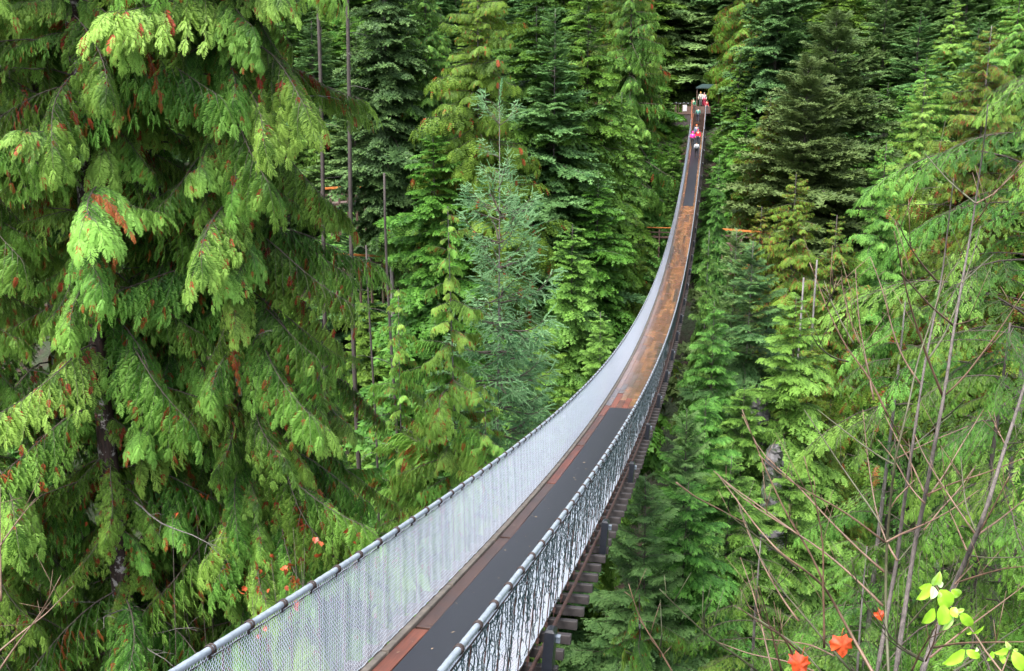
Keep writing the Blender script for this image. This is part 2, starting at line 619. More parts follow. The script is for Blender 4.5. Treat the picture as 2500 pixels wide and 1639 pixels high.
# rubber mats
for a, b in (MAT_A, MAT_B):
    mb = MB()
    ys = np.arange(a, b + .01, .4)
    rs = np.random.RandomState(1)
    xl, xr = MX0 + .004 * np.sin(ys), MX1 + .004 * np.sin(ys * 1.3)
    zt = bz(ys) + .026
    v = np.stack([np.stack([xl, ys, zt - .010], 1), np.stack([xl, ys, zt], 1), np.stack([xr, ys, zt], 1), np.stack([xr, ys, zt - .010], 1)], 1).reshape(-1, 3)
    k = len(ys)
    i = np.arange(k - 1)[:, None] * 4
    j = np.arange(3)[None, :]
    q = np.stack([i + j, i + j + 1, i + 4 + j + 1, i + 4 + j], -1).reshape(-1, 4)
    mb.add(v, np.concatenate([q[:, [0, 1, 2]], q[:, [0, 2, 3]], [[0, 3, 2], [0, 2, 1]], [[4 * k - 4, 4 * k - 3, 4 * k - 2], [4 * k - 4, 4 * k - 2, 4 * k - 1]]]))
    obj('rubber_mat', mb.mesh('rubber_mat', [M['mat']]), bridge)
# black lamp housings bolted along the right edge
mb = MB()
mb.box((0, 0, 0), (.10, .20, .52), bev=.025)
lm = mb.mesh('lamp_housing', [M['black']])
mb = MB()
mb.box((.07, .05, .14), (.04, .02, .07))
mb.box((.07, .03, .18), (.045, .08, .01))
lb = mb.mesh('bracket', [M['rail']])
y = 8.56
k = 0
while y < Y_B - 4:
    o = obj('lamp_housing', lm, bridge, mat=frame(.93, y, .06, .05))
    obj('bracket', lb, o)
    y += 5.0
# steps at the far end
mb = MB()
mb.box((0, 0, 0), (1.3, .3, .05), bev=.004)
mb.box((0, .14, -.09), (1.3, .03, .13))
sm = mb.mesh('step', [M['brown_board']])
for k in range(13):
    y = 117.3 + k * .5
    obj('step', sm, bridge, loc=(0, y, bz(117.3) + .09 + k * .155))
mb = MB()
for s in (-1, 1):
    mb.tube([(s * .7, 117, bz(117) - .05), (s * .7, 123.6, bz(117) + 2.0)], .06, 4)
obj('stringer', mb.mesh('stringer', [M['redwood']]), bridge)
for s in (-1, 1):
    mb = MB()
    mb.tube([(s * .78, 117.8, bz(117.8) + 1.1), (s * .78, 123.8, bz(117) + 3.1)], .03, 6)
    mb.tube([(s * .78, 118, bz(117.8) - .1), (s * .78, 118, bz(117.8) + 1.15)], .04, 5)
    mb.tube([(s * .78, 121, bz(117) + 1), (s * .78, 121, bz(117) + 2.2)], .04, 5)
    obj('stair_rail', mb.mesh('stair_rail', [M['rail'] if s > 0 else M['redwood']]), bridge)

# string lights on the outside of the right rail
sl_t = thing('string_lights', (RW, 3, bz(3)), 'dark green string lights hanging in wiggly strands on the outside of the right railing', 'string lights')
wires, bulbs = MB(), MB()
rs = np.random.RandomState(8)
y = 3.2
while y < 96:
    near = y < 34
    k = 15 if near else 7
    depth = rs.uniform(.55, 1.0) if rs.rand() < .8 else rs.uniform(.25, .5)
    t = np.linspace(0, 1, k)
    zz = RH - .05 - t * depth
    f = zz / RH
    xx = HW + .028 + (RW - HW) * f + rs.uniform(0, .018, k)
    yy = y + np.cumsum(rs.normal(0, .014, k)) + .012 * np.sin(t * 40 + rs.rand() * 6)
    pts = np.stack([xx, yy, bz(yy) + zz], 1)
    wires.tube(pts, .0056 if near else .0062, 3, cap=False)
    if near:
        for b in range(1, k, 3):
            p = pts[b] + rs.normal(0, .008, 3)
            wires.tube([pts[b], pts[b] + (.012, rs.normal(0, .02), -.012)], .004, 3, cap=False)
            bulbs.tube([p + (.012, 0, 0), p + (.02, 0, -.03)], (.006, .003), 4)
    y += rs.uniform(.055, .12) if near else rs.uniform(.12, .22)
ys = np.arange(3, 96, .06)
pts = np.stack([np.full(len(ys), RW + .03), ys, bz(ys) + RH - .07 + .02 * np.sin(ys * 11)], 1)
wires.tube(pts, .006, 3, cap=False)
V_, T_, M_, A_ = wires.arrays()
o3 = np.array([RW, 3, bz(3)])
obj('wire', mesh_from('wire', V_ - o3, T_, M_, A_, [M['cord']]), sl_t)
V_, T_, M_, A_ = bulbs.arrays()
tag(obj('bulb', mesh_from('bulb', V_ - o3, T_, M_, A_, [M['bulb']]), sl_t), kind='stuff')

rs = np.random.RandomState(44)
mb = MB()
for k in range(260):
    y = 3 + 110 * rs.rand() ** 1.7
    x = rs.uniform(-.6, .6)
    l, w = rs.uniform(.01, .035), rs.uniform(.004, .012)
    an = rs.uniform(0, 6.28)
    d = np.array([math.cos(an), math.sin(an), 0])
    p = np.array([x, y, bz(y) + .030])
    d[2] = d[1] * 2 * BA * (y - BY0)
    sd = np.array([-d[1], d[0], 0])
    sd[2] = sd[1] * 2 * BA * (y - BY0)
    mb.add([p - d * l, p + sd * w + (0, 0, .004), p + d * l, p - sd * w + (0, 0, .002)], [(0, 2, 1), (0, 3, 2)])
tag(obj('leaf_litter', mb.mesh('leaf_litter', [plain('dry_needles', (.3, .22, .14), .8, var=.5, scale=3)])), 'bits of dry leaf and needles scattered on the bridge deck', kind='stuff')

# ---------------------------------------------------------------- far end: platform, canopy, notice, people
PZ0 = 11.05
plat = thing('viewing_platform', (-2.5, 124.5, PZ0 - 3), 'grey wooden viewing platform on the far bank beside the top of the steps', 'platform')


def part(name, mb, mat, par, smooth=False):
    V_, T_, M_, A_ = mb.arrays()
    o0 = np.array(par.location)
    return obj(name, mesh_from(name, V_ - o0, T_, M_, A_, mat if isinstance(mat, list) else [mat], smooth), par)


mb = MB(); mb.box((-1.7, 127, PZ0 - .06), (6.2, 6.4, .12)); part('floor', mb, M['platform'], plat)
mb = MB(); mb.box((-.4, 128.2, PZ0 + .4), (3.4, 4.0, .8)); part('upper_floor', mb, M['brown_board'], plat)
for x in np.arange(-4.6, -.85, .42):                       # skirting boards under the left wing
    mb = MB(); mb.box((x, 123.75, PZ0 - .95), (.4, .05, 1.6)); part('board', mb, M['platform'], plat)
for x in np.arange(-4.6, -.85, .42):
    mb = MB(); mb.box((x, 123.76, PZ0 + .56), (.06, .05, 1.0)); part('baluster', mb, M['brown_board'], plat)
mb = MB(); mb.box((-2.8, 123.72, PZ0 + 1.1), (3.9, .12, .07)); part('top_rail', mb, M['platform'], plat)
mb = MB(); mb.box((-2.8, 123.7, PZ0 - .08), (3.9, .1, .2)); part('edge_beam', mb, M['brown_board'], plat)
for x in (-4.7, -2.8, -.95):
    mb = MB(); mb.box((x, 123.8, PZ0 - 1.2), (.14, .14, 4.6)); part('post', mb, M['brown_board'], plat)
mb = MB(); mb.box((-.86, 121.6, PZ0 - .55), (.13, .13, 4.0)); part('post', mb, M['redwood'], plat)['label'] = 'red brown gate post'
mb = MB()
mb.box((0, 0, 0), (.5, .03, .75), bev=.006)
tag(obj('notice_board', mb.mesh('notice_board', [M['notice']]), loc=(-1.75, 123.66, PZ0 + .55)), 'white notice board fixed to the railing of the far wooden platform', 'notice board')
cn = thing('canopy', (.9, 129, PZ0 + .6), 'dark teal canopy roof above the people on the far platform', 'canopy')
mb = MB()
hw, hd = 1.5, 1.2
top = [(-hw, -hd, 2.55), (hw, -hd, 2.5), (hw, hd, 2.55), (-hw, hd, 2.6), (-hw * .5, 0, 3.0), (hw * .5, 0, 2.95),
       (-hw, -hd, 2.42), (hw, -hd, 2.38), (hw, hd, 2.42), (-hw, hd, 2.46)]
mb.add(top, [(0, 1, 5), (0, 5, 4), (1, 2, 5), (2, 3, 4), (2, 4, 5), (3, 0, 4), (6, 7, 1), (6, 1, 0), (7, 8, 2), (7, 2, 1), (8, 9, 3), (8, 3, 2), (9, 6, 0), (9, 0, 3)])
obj('roof', mb.mesh('roof', [M['canopy']]), cn)
mb = MB()
for x, y in ((-1.35, -1.0), (1.35, -1.0), (1.35, 1.0), (-1.35, 1.0)):
    mb = MB(); mb.box((0, 0, 1.25), (.09, .09, 2.5)); obj('post', mb.mesh('post', [M['brown_board']]), cn, loc=(x, y, 0))
lt = thing('bulb_string', (-2.8, 123.6, PZ0 + 1.2), 'row of small pale bulbs strung along the far platform railing', 'string lights')
mb = MB()
xs = np.linspace(-1.9, 1.9, 9)
mb.tube(np.stack([xs, 0 * xs, .04 * np.cos(xs * 6)], 1), .012, 4)
obj('wire', mb.mesh('wire', [M['black']]), lt)
mb = MB(); mb.tube([(0, 0, 0), (0, 0, -.05), (0, 0, -.12), (0, 0, -.15)], (.02, .05, .05, .01), 6)
bme = mb.mesh('bulb', [M['bulb']], True)
for x in xs[::1]:
    obj('bulb', bme, lt, loc=(x, 0, .04 * math.cos(x * 6)))

flat = {}


def cloth(c, rough=.75):
    k = tuple(c)
    if k not in flat:
        flat[k] = plain('cloth', c, rough, var=.12, scale=20)
    return flat[k]


SKIN = plain('skin', (.5, .28, .2), .55, var=.08)


def skin_mesh(name, verts, edges, radii, mat, root=0, sub=1):
    me = bpy.data.meshes.new(name)
    me.from_pydata(verts, edges, [])
    o = bpy.data.objects.new(name, me)
    col.objects.link(o)
    md = o.modifiers.new('s', 'SKIN')
    for d, r in zip(me.skin_vertices[0].data, radii):
        d.radius = (r, r) if np.isscalar(r) else r
        d.use_root = False
    me.skin_vertices[0].data[root].use_root = True
    sb = o.modifiers.new('d', 'SUBSURF')
    sb.levels = sb.render_levels = sub
    dg = bpy.context.evaluated_depsgraph_get()
    out = bpy.data.meshes.new_from_object(o.evaluated_get(dg))
    out.name = name
    bpy.data.objects.remove(o)
    out.materials.clear()
    out.materials.append(mat)
    for p in out.polygons:
        p.use_smooth = True
    return out


def person(loc, rz, h, label, jacket, trousers, hair, hood=None, stride=.12, arm=(.1, .1), bag=None, hat=None, skirt=0):
    s = h / 1.72
    t = thing('person', loc, label, 'person', 'visitors on the bridge and far platform', rz)
    st = stride
    P = {'pelvis': (0, 0, .93), 'waist': (0, .0, 1.06), 'chest': (0, .0, 1.3), 'neck': (0, .01, 1.47), 'head': (0, .03, 1.58), 'crown': (0, .03, 1.67),
         'hl': (-.09, 0, .9), 'kl': (-.1, st * .6, .5), 'al': (-.1, st * .6 - .05, .08), 'tl': (-.11, st * .6 + .1, .04),
         'hr': (.09, 0, .9), 'kr': (.1, -st * .3, .5), 'ar': (.1, -st, .09), 'tr': (.11, -st + .14, .04),
         'sl': (-.18, 0, 1.39), 'el': (-.25, -.03, 1.12), 'wl': (-.24, arm[0] + .05, .9), 'fl': (-.23, arm[0] + .09, .82),
         'sr': (.18, 0, 1.39), 'er': (.25, -.03, 1.12), 'wr': (.24, arm[1] + .05, .9), 'fr': (.23, arm[1] + .09, .82)}
    k = list(P)
    E_ = [('pelvis', 'waist'), ('waist', 'chest'), ('chest', 'neck'), ('neck', 'head'), ('head', 'crown'), ('pelvis', 'hl'), ('hl', 'kl'), ('kl', 'al'), ('al', 'tl'),
          ('pelvis', 'hr'), ('hr', 'kr'), ('kr', 'ar'), ('ar', 'tr'), ('chest', 'sl'), ('sl', 'el'), ('el', 'wl'), ('wl', 'fl'), ('chest', 'sr'), ('sr', 'er'), ('er', 'wr'), ('wr', 'fr')]
    Rr = dict(pelvis=.12, waist=.105, chest=.12, neck=.05, head=.085, crown=.07, hl=.085, kl=.06, al=.045, tl=.04, hr=.085, kr=.06, ar=.045, tr=.04,
              sl=.06, el=.045, wl=.033, fl=.035, sr=.06, er=.045, wr=.033, fr=.035)
    P = {a: tuple(np.array(b) * s) for a, b in P.items()}

    def sub(keys, grow, name, mat):
        kk = list(keys)
        ee = [(kk.index(a), kk.index(b)) for a, b in E_ if a in kk and b in kk]
        return obj(name, skin_mesh(name, [P[a] for a in kk], ee, [Rr[a] * s * grow for a in kk], mat), t)
    sub(k, 1.0, 'body', SKIN)
    sub(['pelvis', 'hl', 'kl', 'al', 'hr', 'kr', 'ar'], 1.16, 'trousers', cloth(trousers))
    sub(['pelvis', 'waist', 'chest', 'sl', 'el', 'wl', 'sr', 'er', 'wr'], 1.28, 'jacket', cloth(jacket))
    for a, b in (('al', 'tl'), ('ar', 'tr')):
        obj('shoe', skin_mesh('shoe', [P[a], P[b]], [(0, 1)], [.055 * s, .048 * s], cloth((.02, .02, .022))), t)
    hc = np.array(P['head'])
    mb = MB()                                             # hair or hood: a cap round the back and top of the head
    hv, ht = [], []
    nu, nv = 10, 6
    rr = .118 if hood else .104
    for i in range(nv + 1):
        for j in range(nu):
            u, v = j / nu * 2 * math.pi, i / nv
            front = math.sin(u) > .3
            th = v * (1.0 if front else 2.0)
            hv.append(hc + s * rr * np.array([math.sin(th) * math.cos(u) * .92, math.sin(th) * math.sin(u) - .012, math.cos(th) * 1.15 + .25]))
    for i in range(nv):
        for j in range(nu):
            a, b = i * nu + j, i * nu + (j + 1) % nu
            ht += [(a, a + nu, b + nu), (a, b + nu, b)]
    mb.add(hv, ht)
    obj('hood' if hood else ('hat' if hat else 'hair'), mb.mesh('hair', [cloth(hood or hat or hair)], True), t)
    for sx in (-.032, .032):                              # eyes, nose
        mb = MB(); mb.box(hc + s * np.array([sx, .085, .02]), (.018 * s, .012 * s, .01 * s)); obj('eye', mb.mesh('eye', [M['black']]), t)
    if bag:
        mb = MB(); mb.box((0, -.19 * s, 1.22 * s), (.3 * s, .16 * s, .42 * s), bev=.04)
        obj('backpack', mb.mesh('backpack', [cloth(bag)], True), t)
    return t


def deck_pt(x, y):
    return (x, y, bz(y) + .03)


person(deck_pt(-.36, 110.6), 0.1, 1.66, 'person in a bright pink jacket and black trousers walking beside the left railing', (.85, .03, .33), (.012, .012, .016), (.05, .03, .02), hood=(.85, .03, .33))
person(deck_pt(-.02, 113.2), math.pi, 1.72, 'person in an orange hood and blue grey top at the foot of the steps', (.12, .15, .24), (.03, .035, .05), (.1, .05, .03), hood=(.85, .16, .03))
person(deck_pt(.22, 111.4), math.pi - .2, 1.68, 'person in a bright red jacket near the right railing', (.75, .02, .03), (.02, .02, .03), (.04, .03, .02), hood=(.75, .02, .03), arm=(.25, .2))
person(deck_pt(.2, 106.3), 0.15, 1.7, 'person in a white and grey jacket and black trousers nearest to the camera', (.5, .52, .54), (.012, .012, .014), (.03, .025, .02), bag=(.42, .42, .44), stride=.2)
person((-.05, 119.9, bz(117.3) + .12 + .155 * 5), 0, 1.72, 'person in a teal green jacket and dark trousers climbing the steps', (.06, .2, .17), (.015, .018, .035), (.05, .03, .02), stride=.2)
person((-.75, 125.2, PZ0 + .01), 2.9, 1.72, 'person in a dark green coat by the red brown post on the platform', (.03, .17, .09), (.03, .03, .03), (.04, .02, .02), hood=(.03, .17, .09))
person((.05, 126.7, PZ0 + .81), 3.0, 1.75, 'person in a yellow hat and grey coat on the far platform', (.35, .36, .3), (.1, .1, .1), (.1, .07, .03), hat=(.75, .5, .05))
person((.5, 126.5, PZ0 + .81), 3.3, 1.66, 'person in a white and pink top among the platform group', (.5, .42, .45), (.4, .03, .08), (.3, .28, .25))
person((.85, 125.3, PZ0 + .01), 3.5, 1.5, 'person in a dark red coat at the right of the platform group', (.4, .03, .04), (.05, .05, .06), (.03, .02, .02))

# boardwalks with orange rails on the far bank
def boardwalk(p, q, label, nposts=6, hgt=1.0, rw=.13):
    p, q = np.array(p, float), np.array(q, float)
    t = thing('boardwalk', tuple(p - (0, 0, hgt)), label, 'boardwalk', 'boardwalks with orange rails on the far bank')
    d = q - p
    L_ = np.linalg.norm(d[:2])
    an = math.atan2(d[1], d[0])
    Rz = np.array([[math.cos(an), -math.sin(an), 0], [math.sin(an), math.cos(an), 0], [0, 0, 1]])

    def seg(name, z, size, mat, y=0, f0=0, f1=1):
        mb = MB()
        a_, b_ = p + d * f0, p + d * f1
        n = 2
        v = []
        for c in (a_, b_):
            for yy, zz in ((-size[0] / 2, -size[1] / 2), (size[0] / 2, -size[1] / 2), (size[0] / 2, size[1] / 2), (-size[0] / 2, size[1] / 2)):
                v.append(c + Rz @ np.array([0, yy + y, 0]) + (0, 0, z + zz))
        qd = [(3, 2, 1, 0), (4, 5, 6, 7), (0, 1, 5, 4), (1, 2, 6, 5), (2, 3, 7, 6), (3, 0, 4, 7)]
        mb.add(v, [x for a, b, c, e in qd for x in ((a, b, c), (a, c, e))])
        part(name, mb, mat, t)
    seg('rail', 0, (.16, rw), M['orange_rail'])
    seg('lower_rail', -.42, (.05, .1), M['brown_board'])
    seg('deck', -hgt - .08, (1.5, .16), M['brown_board'], y=.8)
    for k in range(nposts):
        mb = MB()
        c = p + d * (k / (nposts - 1)) + (0, 0, -1.5)
        mb.box(c + (0, .0, -.1), (.12, .12, 2.9), rot=Rz)
        part('post', mb, M['brown_board'], t)
    return t


boardwalk(at(785, 461, 62), at(890, 455, 63), 'boardwalk with an orange rail between the dark trunks, upper left of the far bank')
boardwalk(at(820, 620, 60), at(960, 628, 63), 'boardwalk with a dull red rail low among bare trunks on the left bank')
boardwalk(at(1764, 560, 66), at(1880, 569, 67), 'boardwalk with an orange rail just right of the bridge deck')
boardwalk(at(1560, 555, 88), at(1660, 557, 88), 'boardwalk glimpsed as an orange line left of the bridge deck', nposts=3, hgt=.8, rw=.07)
# ---------------------------------------------------------------- foliage: sprays -> limbs -> trees
def nrm(v):
    return v / (np.linalg.norm(v, axis=-1, keepdims=True) + 1e-12)


def frond(npin, width, lobes, seed, curl=.22, plen=.42):
    """flat cedar spray of unit length along +X: a rib with alternate lobed pinnae"""
    rs = np.random.RandomState(seed)
    mb = MB()
    mb.add([(0, -.008, 0), (0, .008, 0), (1, 0, 0)], [(0, 1, 2)], 0, [.45, .45, .6])
    for k in range(npin):
        x = .04 + .92 * k / npin
        prof = math.sin(math.pi * min(1, (x + .12)) ** .8) ** .8
        for s in (-1, 1):
            l = plen * prof * rs.uniform(.75, 1.15) * (1 - .25 * x)
            an = s * math.radians(rs.uniform(34, 50))
            d = np.array([math.cos(an), math.sin(an)])
            n_ = np.array([-d[1], d[0]])
            b = np.array([x + rs.uniform(-.015, .015), 0])
            w = width * rs.uniform(.8, 1.2)
            zt = rs.uniform(-.05, .03)
            p = [b, b + d * l * .4 + n_ * w, b + d * l, b + d * l * .4 - n_ * w]
            v = [(q[0], q[1], z) for q, z in zip(p, (0, zt * .4, zt, zt * .4))]
            t = [(0, 1, 2), (0, 2, 3)]
            a = [.3, .45, .75, .45]
            for j in range(lobes):
                f = (j + .7) / (lobes + .6)
                c = b + d * l * f
                for s2 in (-1, 1):
                    e = c + (d * .75 + n_ * s2 * .65) * l * .3 * (1 - .5 * f)
                    i = len(v)
                    v += [(c[0] - d[0] * w * .7, c[1] - d[1] * w * .7, zt * f), (c[0] + d[0] * w * .7, c[1] + d[1] * w * .7, zt * f), (e[0], e[1], zt * f + rs.uniform(-.02, .01))]
                    t.append((i, i + 1, i + 2) if s2 > 0 else (i + 1, i, i + 2))
                    a += [.4, .4, .75]
            mb.add(v, t, 0, a)
    V, T, Mi, A = mb.arrays()
    V[:, 2] -= curl * V[:, 0] ** 2 + .25 * np.abs(V[:, 1]) ** 1.3
    return V, T, A


def needle_twig(n, l, w, seed, curl=.12, up=0.0):
    """hemlock / fir twig of unit length: a stem with two combs of needles"""
    rs = np.random.RandomState(seed)
    mb = MB()
    mb.add([(0, -w * .5, 0), (0, w * .5, 0), (1, 0, 0)], [(0, 1, 2)], 0, [.3, .3, .6])
    for k in range(n):
        x = .03 + .95 * k / n
        for s in (-1, 1):
            an = math.radians(rs.uniform(42, 70)) * s
            ll = l * rs.uniform(.75, 1.2) * (1 - .55 * x ** 2)
            c, sn = math.cos(an) * ll, math.sin(an) * ll
            z = rs.uniform(-.25, .35) * ll + up * ll
            mb.add([(x - w, 0, 0), (x + w, 0, 0), (x + c, sn, z)], [(0, 1, 2) if s > 0 else (1, 0, 2)], 0, [.35, .35, .6 + .2 * x])
    V, T, Mi, A = mb.arrays()
    V[:, 2] -= curl * V[:, 0] ** 2
    return V, T, A


def brush_twig(n, l, w, seed):
    """spruce shoot: needles all round the stem"""
    rs = np.random.RandomState(seed)
    mb = MB()
    for k in range(n):
        x = .02 + .96 * k / n
        an = rs.uniform(0, 6.28)
        d = np.array([.75, .66 * math.cos(an), .66 * math.sin(an)]) * l * rs.uniform(.8, 1.2) * (1 - .3 * x)
        pr = np.array([0, -math.sin(an), math.cos(an)]) * w
        c = np.array([x, 0, 0])
        mb.add([c - pr, c + pr, c + d], [(0, 1, 2)], 0, [.35, .35, .75])
    mb.tube([(0, 0, 0), (1, 0, 0)], .012, 3, 0, .2, cap=False)
    V, T, Mi, A = mb.arrays()
    V[:, 2] += .1 * V[:, 0] ** 2
    return V, T, A


TP = {
    'cedar': [frond(8, .042, 1, i, curl=.25, plen=.36) for i in range(3)],
    'cedar_mid': [frond(5, .065, 0, 10 + i, plen=.33) for i in range(3)],
    'cedar_lo': [frond(4, .07, 0, 20 + i, plen=.3) for i in range(2)],
    'hem': [frond(6, .055, 0, 60 + i, curl=.3, plen=.36) for i in range(3)],
    'hem_mid': [needle_twig(4, .32, .11, 5 + i) for i in range(2)],
    'hem_lo': [needle_twig(2, .45, .2, 8 + i, curl=.25) for i in range(2)],
    'fir_lo': [needle_twig(2, .42, .2, 12 + i, curl=-.05, up=.3) for i in range(2)],
    'spr': [brush_twig(40, .17, .032, i) for i in range(2)],
}


def place(mb, tpl, P, D, Nn, L, tint, m=0):
    """stamp a template on n stations: position, direction, normal, length"""
    V, T, A = tpl
    n = len(P)
    if n == 0:
        return
    D = nrm(D)
    W = nrm(np.cross(Nn, D))
    N2 = np.cross(D, W)
    R = np.stack([D, W, N2], -1) * np.asarray(L)[:, None, None]
    v = np.einsum('nij,kj->nki', R, V) + P[:, None, :]
    t = T[None] + (np.arange(n) * len(V))[:, None, None]
    mm = np.repeat(np.broadcast_to(np.asarray(m), (n,)), len(T))
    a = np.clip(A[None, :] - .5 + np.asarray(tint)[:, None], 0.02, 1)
    mb.add(v.reshape(-1, 3), t.reshape(-1, 3), mm, a.ravel())


def limb(seed, L=3.0, rise=.2, droop=.7, hook=.3, nlat=24, lat=.55, lang=50, ldroop=.4, ntw=7, twl=.35, tpl='cedar', hang=.5,
         face=(.5, .7), r=.024, dead=.05, mdead=2, start=.15, sides=5, jitter=.25, tipgain=.25, wig=.05, latprof=1.0, base=.38, ugain=.18):
    """one limb along +X with its laterals and sprays; materials: 0 foliage, 1 wood, 2 dead or cones"""
    rs = np.random.RandomState(seed)
    mb = MB()
    t = np.linspace(0, 1, 9)

    def ax(t):
        return np.stack([L * t * (1 - .08 * t), L * wig * np.sin(t * 5 + seed), L * (rise * t - droop * t ** 2 + hook * t ** 3)], -1)
    mb.tube(ax(t), r * (1 - .85 * t), sides, 1, .3, cap=False)
    tp = TP[tpl]
    PP, DD, NN, LL, TT, DE = [], [], [], [], [], []
    for k in range(nlat + 1):
        f = start + (1 - start) * k / nlat
        p = ax(np.array([f]))[0]
        tg = nrm(ax(np.array([min(1, f + .02)]))[0] - ax(np.array([f - .02]))[0])
        s = 1 if k % 2 else -1
        ang = math.radians(lang * rs.uniform(.8, 1.2) * (1 - .35 * f))
        side = nrm(np.cross([0, 0, 1.], tg))
        if k == nlat:
            ang = 0
        d0 = nrm(tg * math.cos(ang) + side * s * math.sin(ang) + np.array([0, 0, rs.uniform(-.15, .08)]))
        prof = (math.sin(math.pi * min(1, .12 + .88 * f)) ** .5 * .75 + .25) if latprof > .5 else (1 - .6 * f) * min(1, .4 + 2.2 * f)
        l = lat * prof * rs.uniform(.65, 1.2)
        m_ = 4
        q = np.linspace(0, 1, m_)
        lp = p + d0 * (l * q)[:, None] - np.array([0, 0, 1.]) * (ldroop * l * q ** 2)[:, None]
        if sides > 3:
            mb.tube(lp, r * .28 * (1 - .7 * q), 3, 1, .3, cap=False)
        isd = rs.rand() < dead * .3
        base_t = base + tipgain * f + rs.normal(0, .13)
        u = (np.arange(ntw) + rs.uniform(.2, .8, ntw)) / ntw
        u = np.append(u, .98)
        pos = p + d0 * (l * u)[:, None] - np.array([0, 0, 1.]) * (ldroop * l * u ** 2)[:, None]
        tgl = nrm(d0 - np.array([0, 0, 1.]) * (2 * ldroop * u)[:, None])
        sd = nrm(np.cross(np.array([0, 0, 1.]), tgl))
        sg = np.where(np.arange(ntw + 1) % 2 == 0, 1, -1)
        sg[-1] = 0
        d = tgl * .75 + sd * (sg * rs.uniform(.45, .85, ntw + 1))[:, None] - np.array([0, 0, 1.]) * (hang * rs.uniform(.6, 1.3, ntw + 1))[:, None]
        d += rs.normal(0, jitter * .3, d.shape)
        out = np.array([tg[0], tg[1], 0])
        nv = np.array([0, 0, 1.]) * face[1] + out * face[0] + side * s * .25
        nn = nv + rs.normal(0, jitter, (ntw + 1, 3))
        PP.append(pos); DD.append(d); NN.append(nn)
        LL.append(twl * (1 - .3 * u) * rs.uniform(.75, 1.2, ntw + 1) * (1 if not isd else .8))
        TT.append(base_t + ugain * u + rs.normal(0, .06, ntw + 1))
        DE.append(np.full(ntw + 1, isd) | (rs.rand(ntw + 1) < dead * .8))
    PP, DD, NN, LL, TT, DE = [np.concatenate(x) for x in (PP, DD, NN, LL, TT, DE)]
    DD[DE] = DD[DE] * .35 - np.array([0, 0, .8])           # dead flags hang straight down
    for i, tt in enumerate(tp):
        sel = np.arange(len(PP)) % len(tp) == i
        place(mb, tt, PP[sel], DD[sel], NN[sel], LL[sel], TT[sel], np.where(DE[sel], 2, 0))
    return mb.arrays()


def limb_meshes(name, fol, mdead, wood, n, seed, **kw):
    out = []
    for i in range(n):
        V, T, Mi, A = limb(seed + i, **kw)
        out.append(mesh_from(name, V, T, Mi, A, [M[fol], M[wood], M[mdead]]))
    return out


def crown_mesh(name, fol, dead, seed, H, R, top=.25, nl=200, power=.75, elev_top=35, elev_bot=-8, limb_kw=None, nvar=4, wood='twig',
               whorl=0.0, rag=.25, bare=0.0, low=.55, extra=14, pack=.85):
    """a whole crown hanging below its tip at z = 0: limbs of one kind at every height"""
    rs = np.random.RandomState(seed)
    lv = [limb(seed * 7 + i, L=1.0, **limb_kw) for i in range(nvar)]
    h = H * (np.sort(rs.rand(nl)) ** pack)
    if whorl:
        h = np.round(h / whorl) * whorl + rs.normal(0, whorl * .09, nl)
    h = np.clip(h, .05 if extra else whorl * .75, H)
    h = np.append(h, np.linspace(.04, H * .12, extra))
    n = len(h)
    x = h / H
    rad = top + (R - top) * np.minimum(1, x / .75) ** power * np.where(x > .75, 1 - (1 - low) * (x - .75) / .25, 1)
    lump = sum(rs.uniform(.06, .13) * np.sin(a_ * h + b_ * (np.arange(n) * 2.39996) + c_) for a_, b_, c_ in zip(rs.uniform(.4, 2.2, 5), (1, 1, 2, 2, 3), rs.uniform(0, 6, 5)))
    rad *= rs.uniform(1 - rag, 1 + rag, n) * (1 + lump)
    az = np.cumsum(np.full(n, 2.39996)) + rs.normal(0, .5, n)
    el = np.radians(elev_top + (elev_bot - elev_top) * np.minimum(1, x / .5) + rs.normal(0, 14, n))
    keep = rs.rand(n) > bare
    mb = MB()
    for i in range(nvar):
        V, T, Mi, A = lv[i]
        s = np.where((np.arange(n) % nvar == i) & keep)[0]
        ca, sa, ce, se = np.cos(az[s]), np.sin(az[s]), np.cos(el[s]), np.sin(el[s])
        z0 = np.zeros_like(ca)
        Rm = np.stack([np.stack([ca * ce, -sa, -ca * se], -1), np.stack([sa * ce, ca, -sa * se], -1), np.stack([se, z0, ce], -1)], 1)
        Rm = Rm * rad[s][:, None, None]
        v = np.einsum('nij,kj->nki', Rm, V)
        v[:, :, 2] -= h[s][:, None]
        t = T[None] + (np.arange(len(s)) * len(V))[:, None, None]
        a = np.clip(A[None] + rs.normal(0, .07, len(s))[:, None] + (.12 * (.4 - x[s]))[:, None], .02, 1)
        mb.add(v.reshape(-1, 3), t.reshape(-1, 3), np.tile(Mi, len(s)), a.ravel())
    V, T, Mi, A = mb.arrays()
    return mesh_from(name, V, T, Mi, A, [M[fol], M[wood], M[dead]])


KW_CED = dict(rise=.2, droop=.75, hook=.4, nlat=16, lat=.30, lang=50, ldroop=.6, ntw=6, twl=.2, tpl='cedar_lo', hang=.75, face=(.8, .5), r=.012, sides=3, dead=.03, jitter=.3)
KW_CED_CONE = dict(KW_CED, dead=.2)
KW_HEM = dict(rise=.12, droop=.38, hook=.05, nlat=17, lat=.36, lang=55, ldroop=.22, ntw=5, twl=.17, tpl='hem_lo', hang=.25, face=(.2, 1), r=.010, sides=3, dead=.0, jitter=.22)
KW_FIR = dict(rise=.05, droop=.28, hook=.18, nlat=15, lat=.36, lang=50, ldroop=.12, ntw=5, twl=.17, tpl='fir_lo', hang=.12, face=(.25, 1), r=.012, sides=3, dead=.0, jitter=.35)
CR = {}


